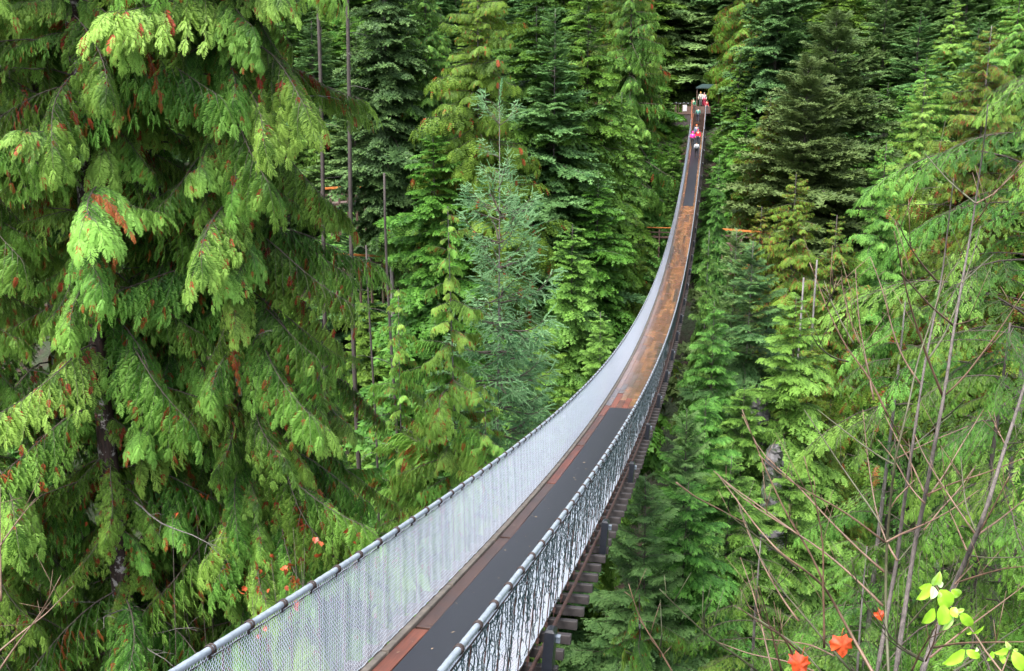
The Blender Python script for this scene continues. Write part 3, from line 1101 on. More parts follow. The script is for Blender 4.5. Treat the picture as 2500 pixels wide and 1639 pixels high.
def crowns(kind):
    if kind not in CR:
        f = {
            'cedar_far': lambda k: crown_mesh('cedar_crown', 'cedar_y', 'dead', 31 + k, 26, 3.5, nl=420, rag=.4, limb_kw=KW_CED, elev_top=25, elev_bot=-12),
            'cedar_green': lambda k: crown_mesh('cedar_crown', 'cedar', 'dead', 36 + k, 26, 3.5, nl=420, rag=.4, limb_kw=KW_CED, elev_top=25, elev_bot=-12),
            'cedar_cone': lambda k: crown_mesh('cedar_crown', 'cedar_y', 'cone', 41 + k, 26, 3.8, nl=420, rag=.4, limb_kw=KW_CED_CONE, elev_top=25, elev_bot=-10),
            'hem_far': lambda k: crown_mesh('hemlock_crown', 'hemlock', 'dead', 51 + k, 28, 4.2, nl=420, rag=.35, limb_kw=KW_HEM, elev_top=30, elev_bot=-10, whorl=.35),
            'hem_bright': lambda k: crown_mesh('hemlock_crown', 'hemlock_b', 'dead', 56 + k, 24, 3.4, nl=420, rag=.35, limb_kw=KW_HEM, elev_top=30, elev_bot=-10, whorl=.3),
            'fir_far': lambda k: crown_mesh('fir_crown', 'fir', 'dead', 61 + k, 30, 4.6, nl=420, rag=.35, limb_kw=KW_FIR, elev_top=35, elev_bot=-10, whorl=.5, low=.7),
            'fir_olive': lambda k: crown_mesh('fir_crown', 'fir_olive', 'dead', 66 + k, 28, 5.4, nl=560, limb_kw=KW_FIR, elev_top=35, elev_bot=-8, power=.6, rag=.35),
            'hem_mid': lambda k: crown_mesh('hemlock_crown', 'hemlock_b', 'dead', 71 + k, 15, 2.7, nl=230, power=.7,
                                              limb_kw=dict(KW_HEM, tpl='hem_mid', nlat=19, ntw=6), elev_top=35, elev_bot=-10, whorl=.25),
            'fir_mid': lambda k: crown_mesh('fir_crown', 'fir', 'dead', 76 + k, 16, 2.8, nl=230, power=.7,
                                              limb_kw=dict(KW_FIR, tpl='hem_mid', nlat=17, ntw=6), elev_top=40, elev_bot=-5, whorl=.4),
            'cedar_mid': lambda k: crown_mesh('cedar_crown', 'cedar', 'dead', 81 + k, 14, 1.9, nl=170,
                                                limb_kw=dict(KW_CED, tpl='cedar_mid', nlat=18, ntw=5, dead=.05), elev_top=25, elev_bot=-12, power=.6, top=.3),
            'spruce': lambda k: crown_mesh('spruce_crown', 'spruce', 'dead', 91 + k, 17, 1.85, nl=290, power=.55, top=.55, extra=0, pack=.62,
                                             limb_kw=dict(rise=.0, droop=.3, hook=.5, nlat=10, lat=.34, lang=46, ldroop=.2, ntw=2, twl=.27, tpl='spr', hang=.35, face=(.1, 1), r=.016, sides=4, dead=0, jitter=.5, start=.3, tipgain=.35),
                                             elev_top=48, elev_bot=-2, whorl=.85, rag=.3, bare=.0),
        }[kind]
        CR[kind] = [f(0), f(1)] if kind not in ('spruce', 'cedar_mid') else [f(0)]
    return CR[kind]


NAMES = {'cedar': 'cedar_tree', 'hem': 'hemlock_tree', 'fir': 'fir_tree', 'spruce': 'spruce_tree'}


def trunk_mesh(H, r, mat, n=8, rings=14, seed=0, wob=.12, tip=.1):
    rs = np.random.RandomState(seed)
    t = np.linspace(0, 1, rings)
    ph = rs.uniform(0, 6, 4)
    pts = np.stack([wob * np.sin(t * 5 + ph[0]) * t * (1 - t) * 4, wob * np.sin(t * 6 + ph[1]) * t * (1 - t) * 4, t * H], 1)
    mb = MB()
    rr = r * ((1 - t) ** .85 * (1 - tip) + tip) * (1 + .5 * np.exp(-t * H / .8))
    mb.tube(pts, rr, n, 0, .5, cap=True)
    return mb.mesh('trunk', [M[mat]], True)


def tree(kind, tip, label, scale=1.0, r=None, mat='bark_dark', group=None, variant=None, wide=1.0):
    """tip: world point of the treetop; the trunk goes down to the ground below it"""
    x, y, zt = tip
    zb = float(terrain(x, y)) - .3
    H = max(4.0, zt - zb)
    nm = NAMES[kind.split('_')[0]]
    dice = random.Random(int(x * 100) * 7919 + int(y * 100))
    t = thing(nm, (x, y, zt - H), label, 'tree', group, dice.uniform(0, 6.28))
    obj('trunk', trunk_mesh(H, r or .011 * H + .03, mat, seed=int(abs(x) * 10 + y)), t)
    cs = crowns(kind)
    c = cs[dice.randrange(len(cs)) if variant is None else variant]
    wide *= 1.12
    hr = zt - bz(y) + 1.5                                   # boughs stop short of the bridge
    if hr > 0 and abs(x) < 8 and 0 < y < 122:
        cH, cR = {'cedar': (26, 3.6), 'hem': (26, 4.2), 'fir': (29, 5.0), 'spruce': (13, 2.2)}[kind.split('_')[0]]
        if 'mid' in kind:
            cH, cR = 15, 2.8
        Rh = .3 + cR * min(1, hr / scale / (.75 * cH)) ** .7
        wide = max(.3, min(wide, (abs(x) - 1.0) / (Rh * scale * 1.3)))
    if kind == 'spruce':
        mb = MB()
        mb.tube([(0, 0, H - .3), (0, 0, H + .35)], (.02, .012), 5, 1)
        place(mb, TP['spr'][0], np.array([[0, 0, H - .3]]), np.array([[0, 0.02, 1.]]), np.array([[0, 1., 0]]), [.8], [.7])
        obj('leader', mb.mesh('leader', [M['spruce'], M['twig']]), t)
    obj('crown', c, t, loc=(0, 0, H), rot=(0, 0, dice.uniform(0, 6.28)), scale=(scale * wide, scale * wide, scale))
    return t


# ---- near left cedars, limb by limb
HC = limb_meshes('branch', 'cedar', 'dead', 'twig', 7, 200, L=3.0, rise=.22, droop=1.45, hook=.75, nlat=25, lat=.95, lang=56, ldroop=1.15, ntw=10,
                 twl=.45, tpl='cedar', hang=1.0, face=(1.0, .25), r=.022, dead=.09, jitter=.27, tipgain=.28, base=.30, ugain=.36, latprof=0)
HB = []                                                     # bare limbs
for i in range(3):
    mb = MB()
    rs = np.random.RandomState(i + 40)
    t = np.linspace(0, 1, 9)
    pts = np.stack([2.6 * t, .12 * np.sin(t * 6 + i), 2.6 * (.25 * t - .3 * t ** 2) + .04 * np.sin(t * 9)], 1)
    mb.tube(pts, .022 * (1 - .8 * t), 6)
    for k in range(7):
        f = rs.uniform(.3, .95)
        p = pts[int(f * 8)]
        d = np.array([rs.uniform(.3, .8), rs.choice([-1, 1]) * rs.uniform(.4, .9), rs.uniform(-.5, .4)]) * rs.uniform(.25, .6)
        mb.tube([p, p + d * .5 + (0, 0, .03), p + d], (.006, .004, .002), 4)
    HB.append(mb.mesh('bare_branch', [M['bark_grey' if i else 'twig']], True))


def near_tree(name, label, base_xy, H, r, mat, meshes, z_lo, z_hi, per_m, Lf, tilt, seed, bare=0, az_bias=None, skip=None, L0=3.0):
    x, y = base_xy
    zb = float(terrain(x, y)) - .3
    t = thing(name, (x, y, zb), label, 'tree')
    obj('trunk', trunk_mesh(H, r, mat, n=12, rings=40, seed=seed, wob=.18), t)
    rs = np.random.RandomState(seed)
    n = int((z_hi - z_lo) * per_m)
    for k in range(n):
        z = z_lo + (z_hi - z_lo) * (k + rs.rand()) / n
        az = k * 2.39996 + rs.normal(0, .4)
        if az_bias and rs.rand() < az_bias[1]:
            az = az_bias[0] + rs.normal(0, .9)
        hh = min(z - zb, H - .02)
        s = Lf(z) * (.38 + .85 * rs.rand() ** 1.2) / L0
        if skip and skip(z, az % (2 * math.pi), rs):
            continue
        e = Matrix.Translation((0, 0, hh)) @ Matrix.Rotation(az, 4, 'Z') @ Matrix.Rotation(-math.radians(tilt(z) + rs.normal(0, 13)), 4, 'Y') @ Matrix.Rotation(rs.normal(0, .15), 4, 'X')
        obj('branch', meshes[rs.randint(len(meshes))], t, mat=e @ Matrix.Diagonal((s, s * rs.choice([-1, 1]), s, 1)))
    for k in range(bare):
        z = z_lo + (z_hi - z_lo) * rs.rand()
        e = Matrix.Translation((0, 0, min(z - zb, H - .1))) @ Matrix.Rotation(rs.uniform(0, 6.28), 4, 'Z') @ Matrix.Rotation(-math.radians(rs.normal(8, 12)), 4, 'Y')
        s = rs.uniform(.5, 1.0)
        obj('bare_branch', HB[rs.randint(3)], t, mat=e @ Matrix.Diagonal((s, s, s, 1)))
    return t


def xy(dx, dy, d):
    p = atd(dx, dy, d)
    return p[0], p[1]


def toward(p):                                              # azimuth from a trunk to the camera
    return math.atan2(CAM[1] - p[1], CAM[0] - p[0])


pB = xy(228, 600, 17.5)
near_tree('cedar_tree', 'large red cedar with pale blotched trunk and hanging green sprays at the left', pB, 34, .24, 'bark_red', HC, -7, 15, 9.5,
          lambda z: 2.3, lambda z: 4, 301, bare=16, az_bias=(toward(pB) + 1.9, .35), skip=lambda z, a, rs: (3.5 < z < 7 or -4 < z < 0) and abs((a - toward(pB) + math.pi) % (2 * math.pi) - math.pi) < .5 and rs.rand() < .4)
pA = xy(100, 600, 20.5)
near_tree('cedar_tree', 'slimmer dark trunked cedar at the left edge behind the blotched trunk', pA, 34, .2, 'bark_red', HC, -7, 15, 9,
          lambda z: 2.2, lambda z: 2, 302, bare=14, skip=lambda z, a, rs: 2 < z < 6 and abs((a - toward(pA) + math.pi) % (2 * math.pi) - math.pi) < .5 and rs.rand() < .8)
pC = xy(560, 600, 18.5)
near_tree('cedar_tree', 'dense bright cedar whose drooping boughs reach towards the dark gap and the left railing', pC, 36, .22, 'bark_red', HC, -8, 15, 11.5,
          lambda z: 2.7 if z < 2 else 2.35, lambda z: 2, 303, bare=8, az_bias=(toward(pC), .45))
pF = xy(395, 600, 19.5)
near_tree('cedar_tree', 'cedar filling the space between the blotched trunk and the dense bright cedar', pF, 33, .16, 'bark_red', HC, -7, 15, 9,
          lambda z: 2.1, lambda z: 2, 306, bare=6, az_bias=(toward(pF), .35))
pD = xy(-130, 600, 17.0)
near_tree('cedar_tree', 'cedar beyond the left border of the photo, only its boughs in view', pD, 34, .22, 'bark_red', HC, -7, 15, 5.5,
          lambda z: 2.4, lambda z: 2, 304, az_bias=(toward(pD) + 1.3, .4))
pE = xy(760, 1000, 22)
near_tree('cedar_tree', 'lower cedar with brown dead flags just above the left handrail', pE, float(atd(760, 700, 22)[2] - terrain(*pE)), .13, 'bark_red', HC, -10, float(atd(760, 760, 22)[2]), 7.5,
          lambda z: 2.5 if z < 1 else 1.7, lambda z: 4, 305, bare=6, az_bias=(toward(pE), .25))

HS = limb_meshes('branch', 'cedar', 'dead', 'twig', 6, 240, L=1.4, rise=.1, droop=.9, hook=.45, nlat=14, lat=.5, lang=52, ldroop=.9, ntw=6,
                 twl=.40, tpl='cedar', hang=1.2, face=(1.0, .2), r=.014, dead=.06, jitter=.2, tipgain=.4, base=.48, ugain=.3)
for k_, (dx, dy, d, lab) in enumerate(((1040, 455, 27, 'slim drooping cedar standing directly left of the blue green spruce'), (925, 650, 30, 'small cedar low down on the left of the slim drooping cedar'),
                                       (1125, 870, 27, 'cedar with hanging sprays just above the middle of the left handrail'))):
    p_ = atd(dx, dy, d)
    near_tree('cedar_tree', lab, (p_[0], p_[1]), float(p_[2] - terrain(p_[0], p_[1])), .075, 'bark_grey', HS, p_[2] - 12, p_[2] - .05, 9,
              lambda z: min(1.75, .28 + .19 * (p_[2] - z)), lambda z: 12, 320 + k_, L0=1.4)

# ---- near right hemlocks
HH = limb_meshes('branch', 'hemlock_b', 'dead', 'twig', 6, 400, L=3.0, rise=.2, droop=.3, hook=-.3, nlat=24, lat=.75, lang=50, ldroop=.4, ntw=6,
                 twl=.28, tpl='hem', hang=.4, face=(.2, 1), r=.02, dead=.0, jitter=.18, tipgain=.6, base=.16)
HD = limb_meshes('branch', 'hemlock', 'dead', 'twig', 5, 420, L=3.0, rise=.1, droop=.5, hook=.1, nlat=26, lat=.85, lang=52, ldroop=.45, ntw=6,
                 twl=.29, tpl='hem', hang=.55, face=(.4, .8), r=.02, dead=.0, jitter=.25, tipgain=.25)
pR = xy(2420, 500, 18)
near_tree('hemlock_tree', 'bright green hemlock with nodding pale branch tips at the right edge', pR, 34, .2, 'bark_grey', HH, -3, 15, 4.4,
          lambda z: min(3.9, max(1.3, 3.3 - .36 * (z - 6.5))), lambda z: 2, 311, az_bias=(toward(pR) + -1.0, .5))
pS = xy(2330, 900, 16)
near_tree('hemlock_tree', 'dark hemlock behind the bare saplings at the lower right', pS, float(atd(2330, 700, 16)[2] - terrain(*pS)), .15, 'bark_dark', HD, -6, float(atd(2330, 720, 16)[2]), 7,
          lambda z: 2.6 if z < 4 else 1.6, lambda z: 0, 312, az_bias=(toward(pS), .3))
pT = xy(2060, 1200, 19)
near_tree('hemlock_tree', 'soft green hemlock low behind the stems of the bare saplings', pT, float(atd(2060, 640, 19)[2] - terrain(*pT)), .13, 'bark_grey', HH, -9, float(atd(2060, 670, 19)[2]), 6.5,
          lambda z: 1.0 + .16 * (6.5 - z), lambda z: 4, 313)
pU = xy(1750, 1560, 24)
near_tree('hemlock_tree', 'hemlock with long horizontal boughs at the bottom, right of the bridge beams', pU, float(atd(1750, 1190, 24)[2] - terrain(*pU)), .14, 'bark_grey', HD, -16, float(atd(1750, 1210, 24)[2]), 7,
          lambda z: .8 + .28 * (atd(1750, 1190, 24)[2] - z), lambda z: 6, 314)
pV = xy(1480, 1560, 22)
near_tree('cedar_tree', 'small cedar below the bridge beams at the bottom of the photo', pV, float(atd(1430, 1330, 22)[2] - terrain(*pV)), .1, 'bark_red', HC, -14, float(atd(1430, 1340, 22)[2]), 7,
          lambda z: .6 + .25 * (atd(1430, 1330, 22)[2] - z), lambda z: 6, 315)
pW = xy(1990, 1560, 17)
near_tree('hemlock_tree', 'young hemlock with soft tips at the bottom between the orange leaves and the bridge', pW, float(atd(1960, 1200, 17)[2] - terrain(*pW)), .09, 'bark_grey', HH, -8, float(atd(1960, 1215, 17)[2]), 8,
          lambda z: .5 + .3 * (atd(1960, 1200, 17)[2] - z), lambda z: 8, 316)

# ---- middle distance and far bank, tree by tree: kind, treetop pixel, depth, scale, label, trunk
TREES = [
    ('spruce', 1160, 222, 28, 1.0, 'young blue green spruce with an open pointed leader in the middle', .075, 'bark_grey'),
    ('fir_far', 884, -330, 55, .70, 'grey green fir with a tall straight trunk beside the dark gap', .27, 'bark_grey', .72),
    ('cedar_far', 1110, -180, 50, .85, 'yellow green cedar with its trunk showing behind the spruce top', .16, 'bark_grey'),
    ('cedar_green', 985, -120, 58, .85, 'green cedar filling the space between the grey fir and the yellow cedar', .2, 'bark_dark'),
    ('hem_far', 1005, 280, 50, .8, 'dark hemlock crown behind the slim drooping cedar', .14, 'bark_dark'),
    ('hem_far', 1247, -120, 62, .85, 'tall hemlock with thin pale trunk right of the yellow cedar', .14, 'bark_grey'),
    ('fir_far', 1290, 20, 60, .75, 'grey green fir topped conifer with pale trunk above the bridge curve', .15, 'bark_grey'),
    ('hem_far', 1369, -60, 66, .9, 'layered hemlock between the pale trunked fir and the bridge', .16, 'bark_dark'),
    ('hem_bright', 1445, 215, 78, .9, 'hemlock whose drooping leader stands out left of the upper bridge', .12, 'bark_grey'),
    ('cedar_green', 1474, -160, 84, 1.1, 'cedar with brown flags left of the far platform', .25, 'bark_dark'),
    ('cedar_far', 1450, -260, 92, 1.1, 'tall yellow green cedar behind the layered hemlocks', .25, 'bark_dark'),
    ('hem_far', 1390, 400, 60, .8, 'hemlock crown in front of the layered hemlocks, above the bridge curve', .14, 'bark_dark'),
    ('hem_bright', 1330, 520, 50, .8, 'broad light hemlock beside the right side of the blue green spruce', .13, 'bark_dark'),
    ('hem_mid', 1395, 725, 42, .8, 'small pointed conifer just left of the bridge railing', .08, 'bark_grey'),
    ('cedar_far', 1478, 500, 76, .8, 'mossy green cedar hugging the left side of the bridge', .15, 'bark_dark'),
    ('hem_far', 1270, 760, 40, .6, 'hemlock low between the spruce and the bridge mesh', .1, 'bark_dark'),
    ('hem_bright', 1512, 300, 88, .8, 'green hemlock below the far platform on its left', .13, 'bark_dark'),
    ('fir_mid', 1215, 830, 36, .8, 'bluish conifer low behind the left handrail', .1, 'bark_dark'),
    ('hem_far', 1545, 205, 117, .6, 'dark hemlock half hiding the left wing of the far platform', .1, 'bark_dark'),
    ('hem_mid', 1566, 345, 108, .9, 'small dark conifer in front of the skirting of the far platform', .06, 'bark_dark'),
    ('hem_mid', 1572, 420, 98, .9, 'small dark conifer tight against the left of the upper bridge', .06, 'bark_dark'),
    ('hem_mid', 1535, 380, 102, 1.1, 'shrubby conifer on the bank below the far platform', .07, 'bark_dark'),
    # right of the bridge
    ('hem_far', 1722, 120, 106, .75, 'dark hemlock hanging over the right side of the steps', .2, 'bark_dark'),
    ('hem_mid', 1662, 235, 121, 1.0, 'dark conifer pressing against the right side of the steps', .08, 'bark_dark'),
    ('hem_mid', 1664, 305, 112, 1.0, 'dark conifer just right of the person in red', .07, 'bark_dark'),
    ('hem_mid', 1668, 385, 100, .9, 'small dark conifer on the bank right of the far black mat', .07, 'bark_dark'),
    ('hem_mid', 1690, 320, 104, 1.1, 'dark bushy conifer on the bank right of the steps', .07, 'bark_dark'),
    ('hem_far', 1735, 250, 98, .75, 'dark hemlock right of the people in red and pink', .2, 'bark_dark'),
    ('cedar_cone', 1742, -230, 118, 1.0, 'tall greyish cedar above the steps with brown cones', .25, 'bark_dark'),
    ('fir_far', 1820, -200, 104, 1.1, 'tall blue grey fir at the top behind the broad olive fir', .3, 'bark_dark'),
    ('fir_olive', 1945, 30, 74, 1.15, 'broad olive green fir with a rounded top right of the steps', .3, 'bark_dark'),
    ('fir_olive', 1880, 140, 68, 1.05, 'olive fir standing in front of the broad rounded fir', .25, 'bark_dark'),
    ('cedar_cone', 1790, 225, 70, .85, 'cedar with brown cones left of the olive fir', .2, 'bark_dark'),
    ('cedar_cone', 1850, 400, 60, .85, 'rusty brown cedar above the orange rail right of the bridge', .2, 'bark_dark'),
    ('cedar_cone', 1770, 480, 62, .75, 'rusty cedar directly behind the orange rail right of the bridge', .2, 'bark_dark'),
    ('cedar_cone', 1945, 500, 56, .8, 'brown tinged cedar behind the tips of the bright hemlock', .2, 'bark_dark'),
    ('cedar_green', 2060, 330, 62, .8, 'fresh green cedar between the olive fir and the bright hemlock', .2, 'bark_dark'),
    ('cedar_green', 2150, 180, 66, .8, 'green cedar in the dark gap at the upper right', .2, 'bark_dark'),
    ('cedar_cone', 2304, 60, 36, .62, 'yellowish cedar with brown cones behind the bright hemlock', .15, 'bark_grey'),
    ('hem_bright', 1672, 360, 56, .55, 'slender hemlock with pale leader right of the upper bridge', .06, 'bark_white'),
    ('hem_mid', 1648, 535, 46, 1.0, 'pointed light hemlock beside the wooden stretch of deck', .09, 'bark_grey'),
    ('fir_mid', 1750, 560, 44, .95, 'blue green fir with frosted shoots in front of the orange rail', .09, 'bark_grey'),
    ('fir_mid', 1712, 530, 48, .8, 'slim fir top rising between the pointed hemlock and the frosted fir', .08, 'bark_grey'),
    ('hem_mid', 1660, 700, 41, 1.0, 'dense green hemlock right of the middle of the bridge', .1, 'bark_dark'),
    ('fir_mid', 1596, 950, 33, .95, 'bluish fir close under the right railing', .1, 'bark_dark'),
    ('hem_mid', 1640, 930, 37, 1.0, 'bright hemlock below the dense one, right of the bluish fir', .1, 'bark_dark'),
    ('fir_mid', 1500, 1110, 29, .8, 'bluish fir right of the crossbeam ends near the bottom', .09, 'bark_dark'),
    ('hem_mid', 1600, 1120, 30, .9, 'green hemlock top beside the lower bluish fir', .09, 'bark_dark'),
    ('cedar_far', 1800, 830, 47, .6, 'yellow green cedar by the grey rock', .12, 'bark_dark'),
    ('cedar_far', 1890, 760, 44, .62, 'yellow green cedar by the two pale snags', .12, 'bark_dark'),
    ('hem_mid', 1850, 690, 40, 1.0, 'green hemlock just below the two pale snags', .1, 'bark_dark'),
    ('hem_mid', 1730, 900, 40, .8, 'hemlock on the left of the grey rock', .09, 'bark_dark'),
    ('cedar_far', 1930, 930, 42, .6, 'yellow cedar between the grey rock and the bare stems', .12, 'bark_dark'),
    ('hem_mid', 1840, 1080, 34, .9, 'hemlock under the grey rock behind bare twigs', .1, 'bark_dark'),
    ('hem_mid', 1700, 1060, 33, .9, 'fresh hemlock in the middle of the lower right slope', .1, 'bark_dark'),
]
for kind, dx, dy, d, s, lab, r, bm, *wd in TREES:
    tree(kind, tuple(atd(dx, dy, d)), lab, s, r, bm, wide=wd[0] if wd else 1.0)

# dark bare trunks in the gap left of the grey fir
for dx, d, r, lab in ((825, 52, .17, 'dark bare trunk just left of the grey fir trunk'), (757, 60, .2, 'thick dark trunk at the edge of the gap beside the near cedar'),
                      (850, 46, .09, 'thin broken trunk low in the dark gap'), (897, 44, .11, 'brown bare trunk low in front of the dull red rail')):
    p = atd(dx, 560, d)
    zt = atd(dx, {825: -300, 757: -250, 850: 570, 897: 400}[dx], d)[2]
    zb = float(terrain(p[0], p[1])) - .3
    t = thing('dead_tree' if dx == 850 else 'bare_trunk_tree', (p[0], p[1], zb), lab, 'tree', rz=dx)
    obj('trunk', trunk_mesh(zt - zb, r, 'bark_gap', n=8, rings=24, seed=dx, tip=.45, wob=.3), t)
    rs = np.random.RandomState(dx)
    for k in range(11):
        z = rs.uniform(.35, .98) * (zt - zb)
        e = Matrix.Translation((0, 0, z)) @ Matrix.Rotation(rs.uniform(0, 6.28), 4, 'Z') @ Matrix.Rotation(math.radians(rs.normal(-2, 12)), 4, 'Y')
        s = rs.uniform(.3, .8)
        obj('bare_branch', HB[rs.randint(3)], t, mat=e @ Matrix.Diagonal((s, s, s, 1)))
# pale snags on the right
for dx, y0, y1, d, lab in ((1858, 640, 790, 44, 'short pale dead trunk, the left one of the pair right of the frosted fir'), (1885, 598, 800, 45, 'tall dark and white dead trunk, the right one of the pair')):
    p = atd(dx, y1, d)
    zt = atd(dx, y0, d)[2]
    zb = float(terrain(p[0], p[1])) - .3
    t = thing('dead_tree', (p[0], p[1], zb), lab, 'tree')
    obj('trunk', trunk_mesh(zt - zb, .085, 'bark_white', n=7, rings=16, seed=dx, tip=.5), t)
    for k in range(8):
        e = Matrix.Translation((0, 0, zt - zb - .4 - k * .6)) @ Matrix.Rotation(k * 2.2, 4, 'Z')
        obj('bare_branch', HB[k % 3], t, mat=e @ Matrix.Diagonal((.3, .3, .3, 1)))
# grey crags standing up from the gorge slope
for k, (dx, dy, d, w, lab) in enumerate(((1768, 925, 41.5, .4, 'tall grey rock crag showing among the hemlocks'), (1800, 1035, 38.5, .3, 'lower grey rock just below the tall crag'))):
    rs = np.random.RandomState(60 + k)
    p = atd(dx, dy, d)
    zb = float(terrain(p[0], p[1])) - .5
    Hh = p[2] - zb
    mb = MB()
    n1, n2 = 16, 90
    v = []
    for i in range(n2):
        f = 1 - i / (n2 - 1)
        f = 1 - (1 - f) ** 1.6 if i else 1
        rad = (.08 if i == 0 else w * (.55 + .5 * min(1, i / 4)) + (1 - f) ** 1.4 * 5.0)
        for j in range(n1):
            a = j / n1 * 2 * math.pi
            q = rad * rs.uniform(.72, 1.15)
            v.append((q * math.cos(a), q * math.sin(a) * .8, f * Hh + rs.normal(0, .06)))
    tr = [(0, q, q + 1) for q in range(1, n1 - 1)]
    for i in range(n2 - 1):
        for j in range(n1):
            a, b = i * n1 + j, i * n1 + (j + 1) % n1
            tr += [(a, a + n1, b + n1), (a, b + n1, b)]
    mb.add(v, tr)
    tag(obj('rock', mb.mesh('rock', [M['rock']]), loc=(p[0], p[1], zb)), lab, 'rock')

# the wood on the upper far slope, then the trees that fill the gorge slopes behind those placed one by one
rs = np.random.RandomState(5)
FILL, FILLED = [0], []
HIDDEN = {n for a, b in [(1, 3), (12, 13), (19, 21), (24, 24), (26, 26), (31, 33), (38, 42), (45, 45), (47, 47), (51, 51), (59, 62), (65, 66), (83, 89), (91, 92), (95, 95), (98, 98), (109, 115), (117, 117), (120, 122), (137, 147), (149, 150), (167, 183), (192, 194), (199, 217), (220, 221), (223, 224), (226, 240), (243, 402), (406, 421), (423, 425), (427, 434), (438, 438), (440, 442), (445, 445), (452, 454), (458, 458), (461, 461), (464, 466), (474, 476)] for n in range(a, b + 1)}


def fill(*a, **k):                                          # trees the photo shows nothing of are left out
    FILL[0] += 1
    if FILL[0] not in HIDDEN:
        FILLED.append(tree(*a, **k))


WORD = {'fir_far': 'blue green fir', 'hem_far': 'dark hemlock', 'cedar_green': 'green cedar', 'hem_bright': 'lighter hemlock'}


def where(x, y):
    u = ((x - CAM[0]) * R_[0] + y * R_[1]) / ((x - CAM[0]) * -math.sin(YAW) + y * math.cos(YAW)) * FPX + 1250
    for lim, txt in ((400, 'behind the blotched trunk'), (800, 'behind the dense bright cedar'), (960, 'behind the grey fir trunk'), (1160, 'behind the yellow green cedar'),
                     (1330, 'above the blue green spruce'), (1500, 'behind the pale trunked fir'), (1650, 'left of the platform'), (1780, 'above the platform'),
                     (1920, 'left of the olive fir'), (2080, 'behind the olive fir'), (2240, 'right of the olive fir'), (2380, 'in the upper right gap')):
        if u < lim:
            return txt
    return 'behind the bright hemlock'


def row(y):
    return 'front' if y < 122 else ('middle' if y < 150 else 'back')


for y0 in np.arange(101, 196, 6.5):
    for x0_ in np.arange(-.95 * y0, .40 * y0, 6.2):
        x, y = x0_ + rs.uniform(-2.4, 2.4), y0 + rs.uniform(-2.5, 2.5)
        H = rs.uniform(17, 25) if y > 135 else rs.uniform(11, 18)
        kd = rs.choice(['fir_far', 'hem_far', 'cedar_green', 'fir_far', 'hem_far'])
        if (abs(x) < 7 and y < 136) or (y < 118 and -14 < x < 12):
            continue
        if abs(x) < 9 and y < 165:
            H += 5
        if y > 150 and rs.rand() < .25:
            continue
        z = float(terrain(x, y))
        fill(kd, (x, y, z + H), f'{WORD[kd]} at the {row(y)} of the far wood, {where(x, y)}', rs.uniform(.85, 1.15), None, 'bark_dark',
             f'{WORD[kd]}s on the far upper slope', wide=1.25)
for y0 in np.arange(32, 102, 7.5):
    for x0_ in np.arange(-.9 * y0, .38 * y0, 7.0):
        x, y = x0_ + rs.uniform(-2.6, 2.6), y0 + rs.uniform(-3, 3)
        kd = rs.choice(['hem_far', 'fir_far', 'cedar_green', 'hem_bright'])
        H = rs.uniform(13, 21)
        u = rs.rand()
        if -9 < x < 7 and y < 92:
            continue
        z = float(terrain(x, y))
        H = min(H, 9.69 - (.15 + .1 * u) * math.hypot(x, y) - z)   # keep below the trees placed one by one
        if H < 7:
            continue
        lat_ = ((x - CAM[0]) * R_[0] + y * R_[1]) / ((x - CAM[0]) * -math.sin(YAW) + y * math.cos(YAW))
        if -.21 < lat_ < -.115 and y < 80:                        # the open gap beside the near cedars
            H = min(H, 9.69 - .29 * math.hypot(x, y) - z)
            if H < 5:
                continue
        fill(kd, (x, y, z + H), f'half hidden {WORD[kd]} {"deep in" if y < 60 else "high in"} the gorge, {where(x, y)}', rs.uniform(.6, .85), None, 'bark_dark',
             f'{WORD[kd]}s on the gorge slopes', wide=1.25)

same = {}
for t in FILLED:
    same.setdefault(t['label'], []).append(t)
for lab, ts in same.items():
    ts.sort(key=lambda t: math.atan2(t.location.x - CAM[0], t.location.y))
    if 1 < len(ts) < 7:
        for t, w_ in zip(ts, ('left', 'right') if len(ts) == 2 else ['leftmost', 'second', 'third', 'fourth', 'fifth'][:len(ts) - 1] + ['rightmost']):
            t['label'] = f'{w_} {lab}'

# undergrowth: sword ferns and moss clumps over the slopes, one mass
mb = MB()
n = 14000
y = rs.uniform(-4, 150, n)
x = rs.uniform(-90, 45, n)
x[:2600] = rs.uniform(-13, 13, 2600)
y[:2600] = rs.uniform(92, 122, 2600)
ok_ = (np.abs(x) > 1.6) | (y < 90) | (y > 122)
x, y = x[ok_], y[ok_]
n = len(x)
P = np.stack([x, y, terrain(x, y) + .05], 1)
big = np.where((y > 92) & (y < 122) & (np.abs(x) < 13), 1.7, 1.0)
for k in range(5):
    az = rs.uniform(0, 6.28, n)
    D = np.stack([np.cos(az), np.sin(az), np.full(n, .75)], 1)
    place(mb, TP['cedar_lo'][k % 2], P, D, np.tile([[0, 0, 1.]], (n, 1)) - D * .3, rs.uniform(.5, 1.1, n) * big, rs.uniform(.1, .5, n) + .1 * (big > 1))
V_, T_, M_, A_ = mb.arrays()
tag(obj('undergrowth', mesh_from('undergrowth', V_, T_, M_, A_, [M['hemlock']])), 'ferns and low plants covering the forest floor of the gorge', kind='stuff')

# ---------------------------------------------------------------- bare maple saplings at the lower right
def cv(tagc, pts):
    ox, oy, s = {'6': (1750, 1000, 2.4413), '9': (1700, 0, 1.734), 'A': (2080, 1340, 5.217), 'C': (1900, 300, 2.2283), 'D': (1350, 1150, 3.19),
                 '7': (0, 810, 1.882), '2': (400, 1150, 2.38)}[tagc]
    return [(ox + x / s, oy + y / s) for x, y in pts]


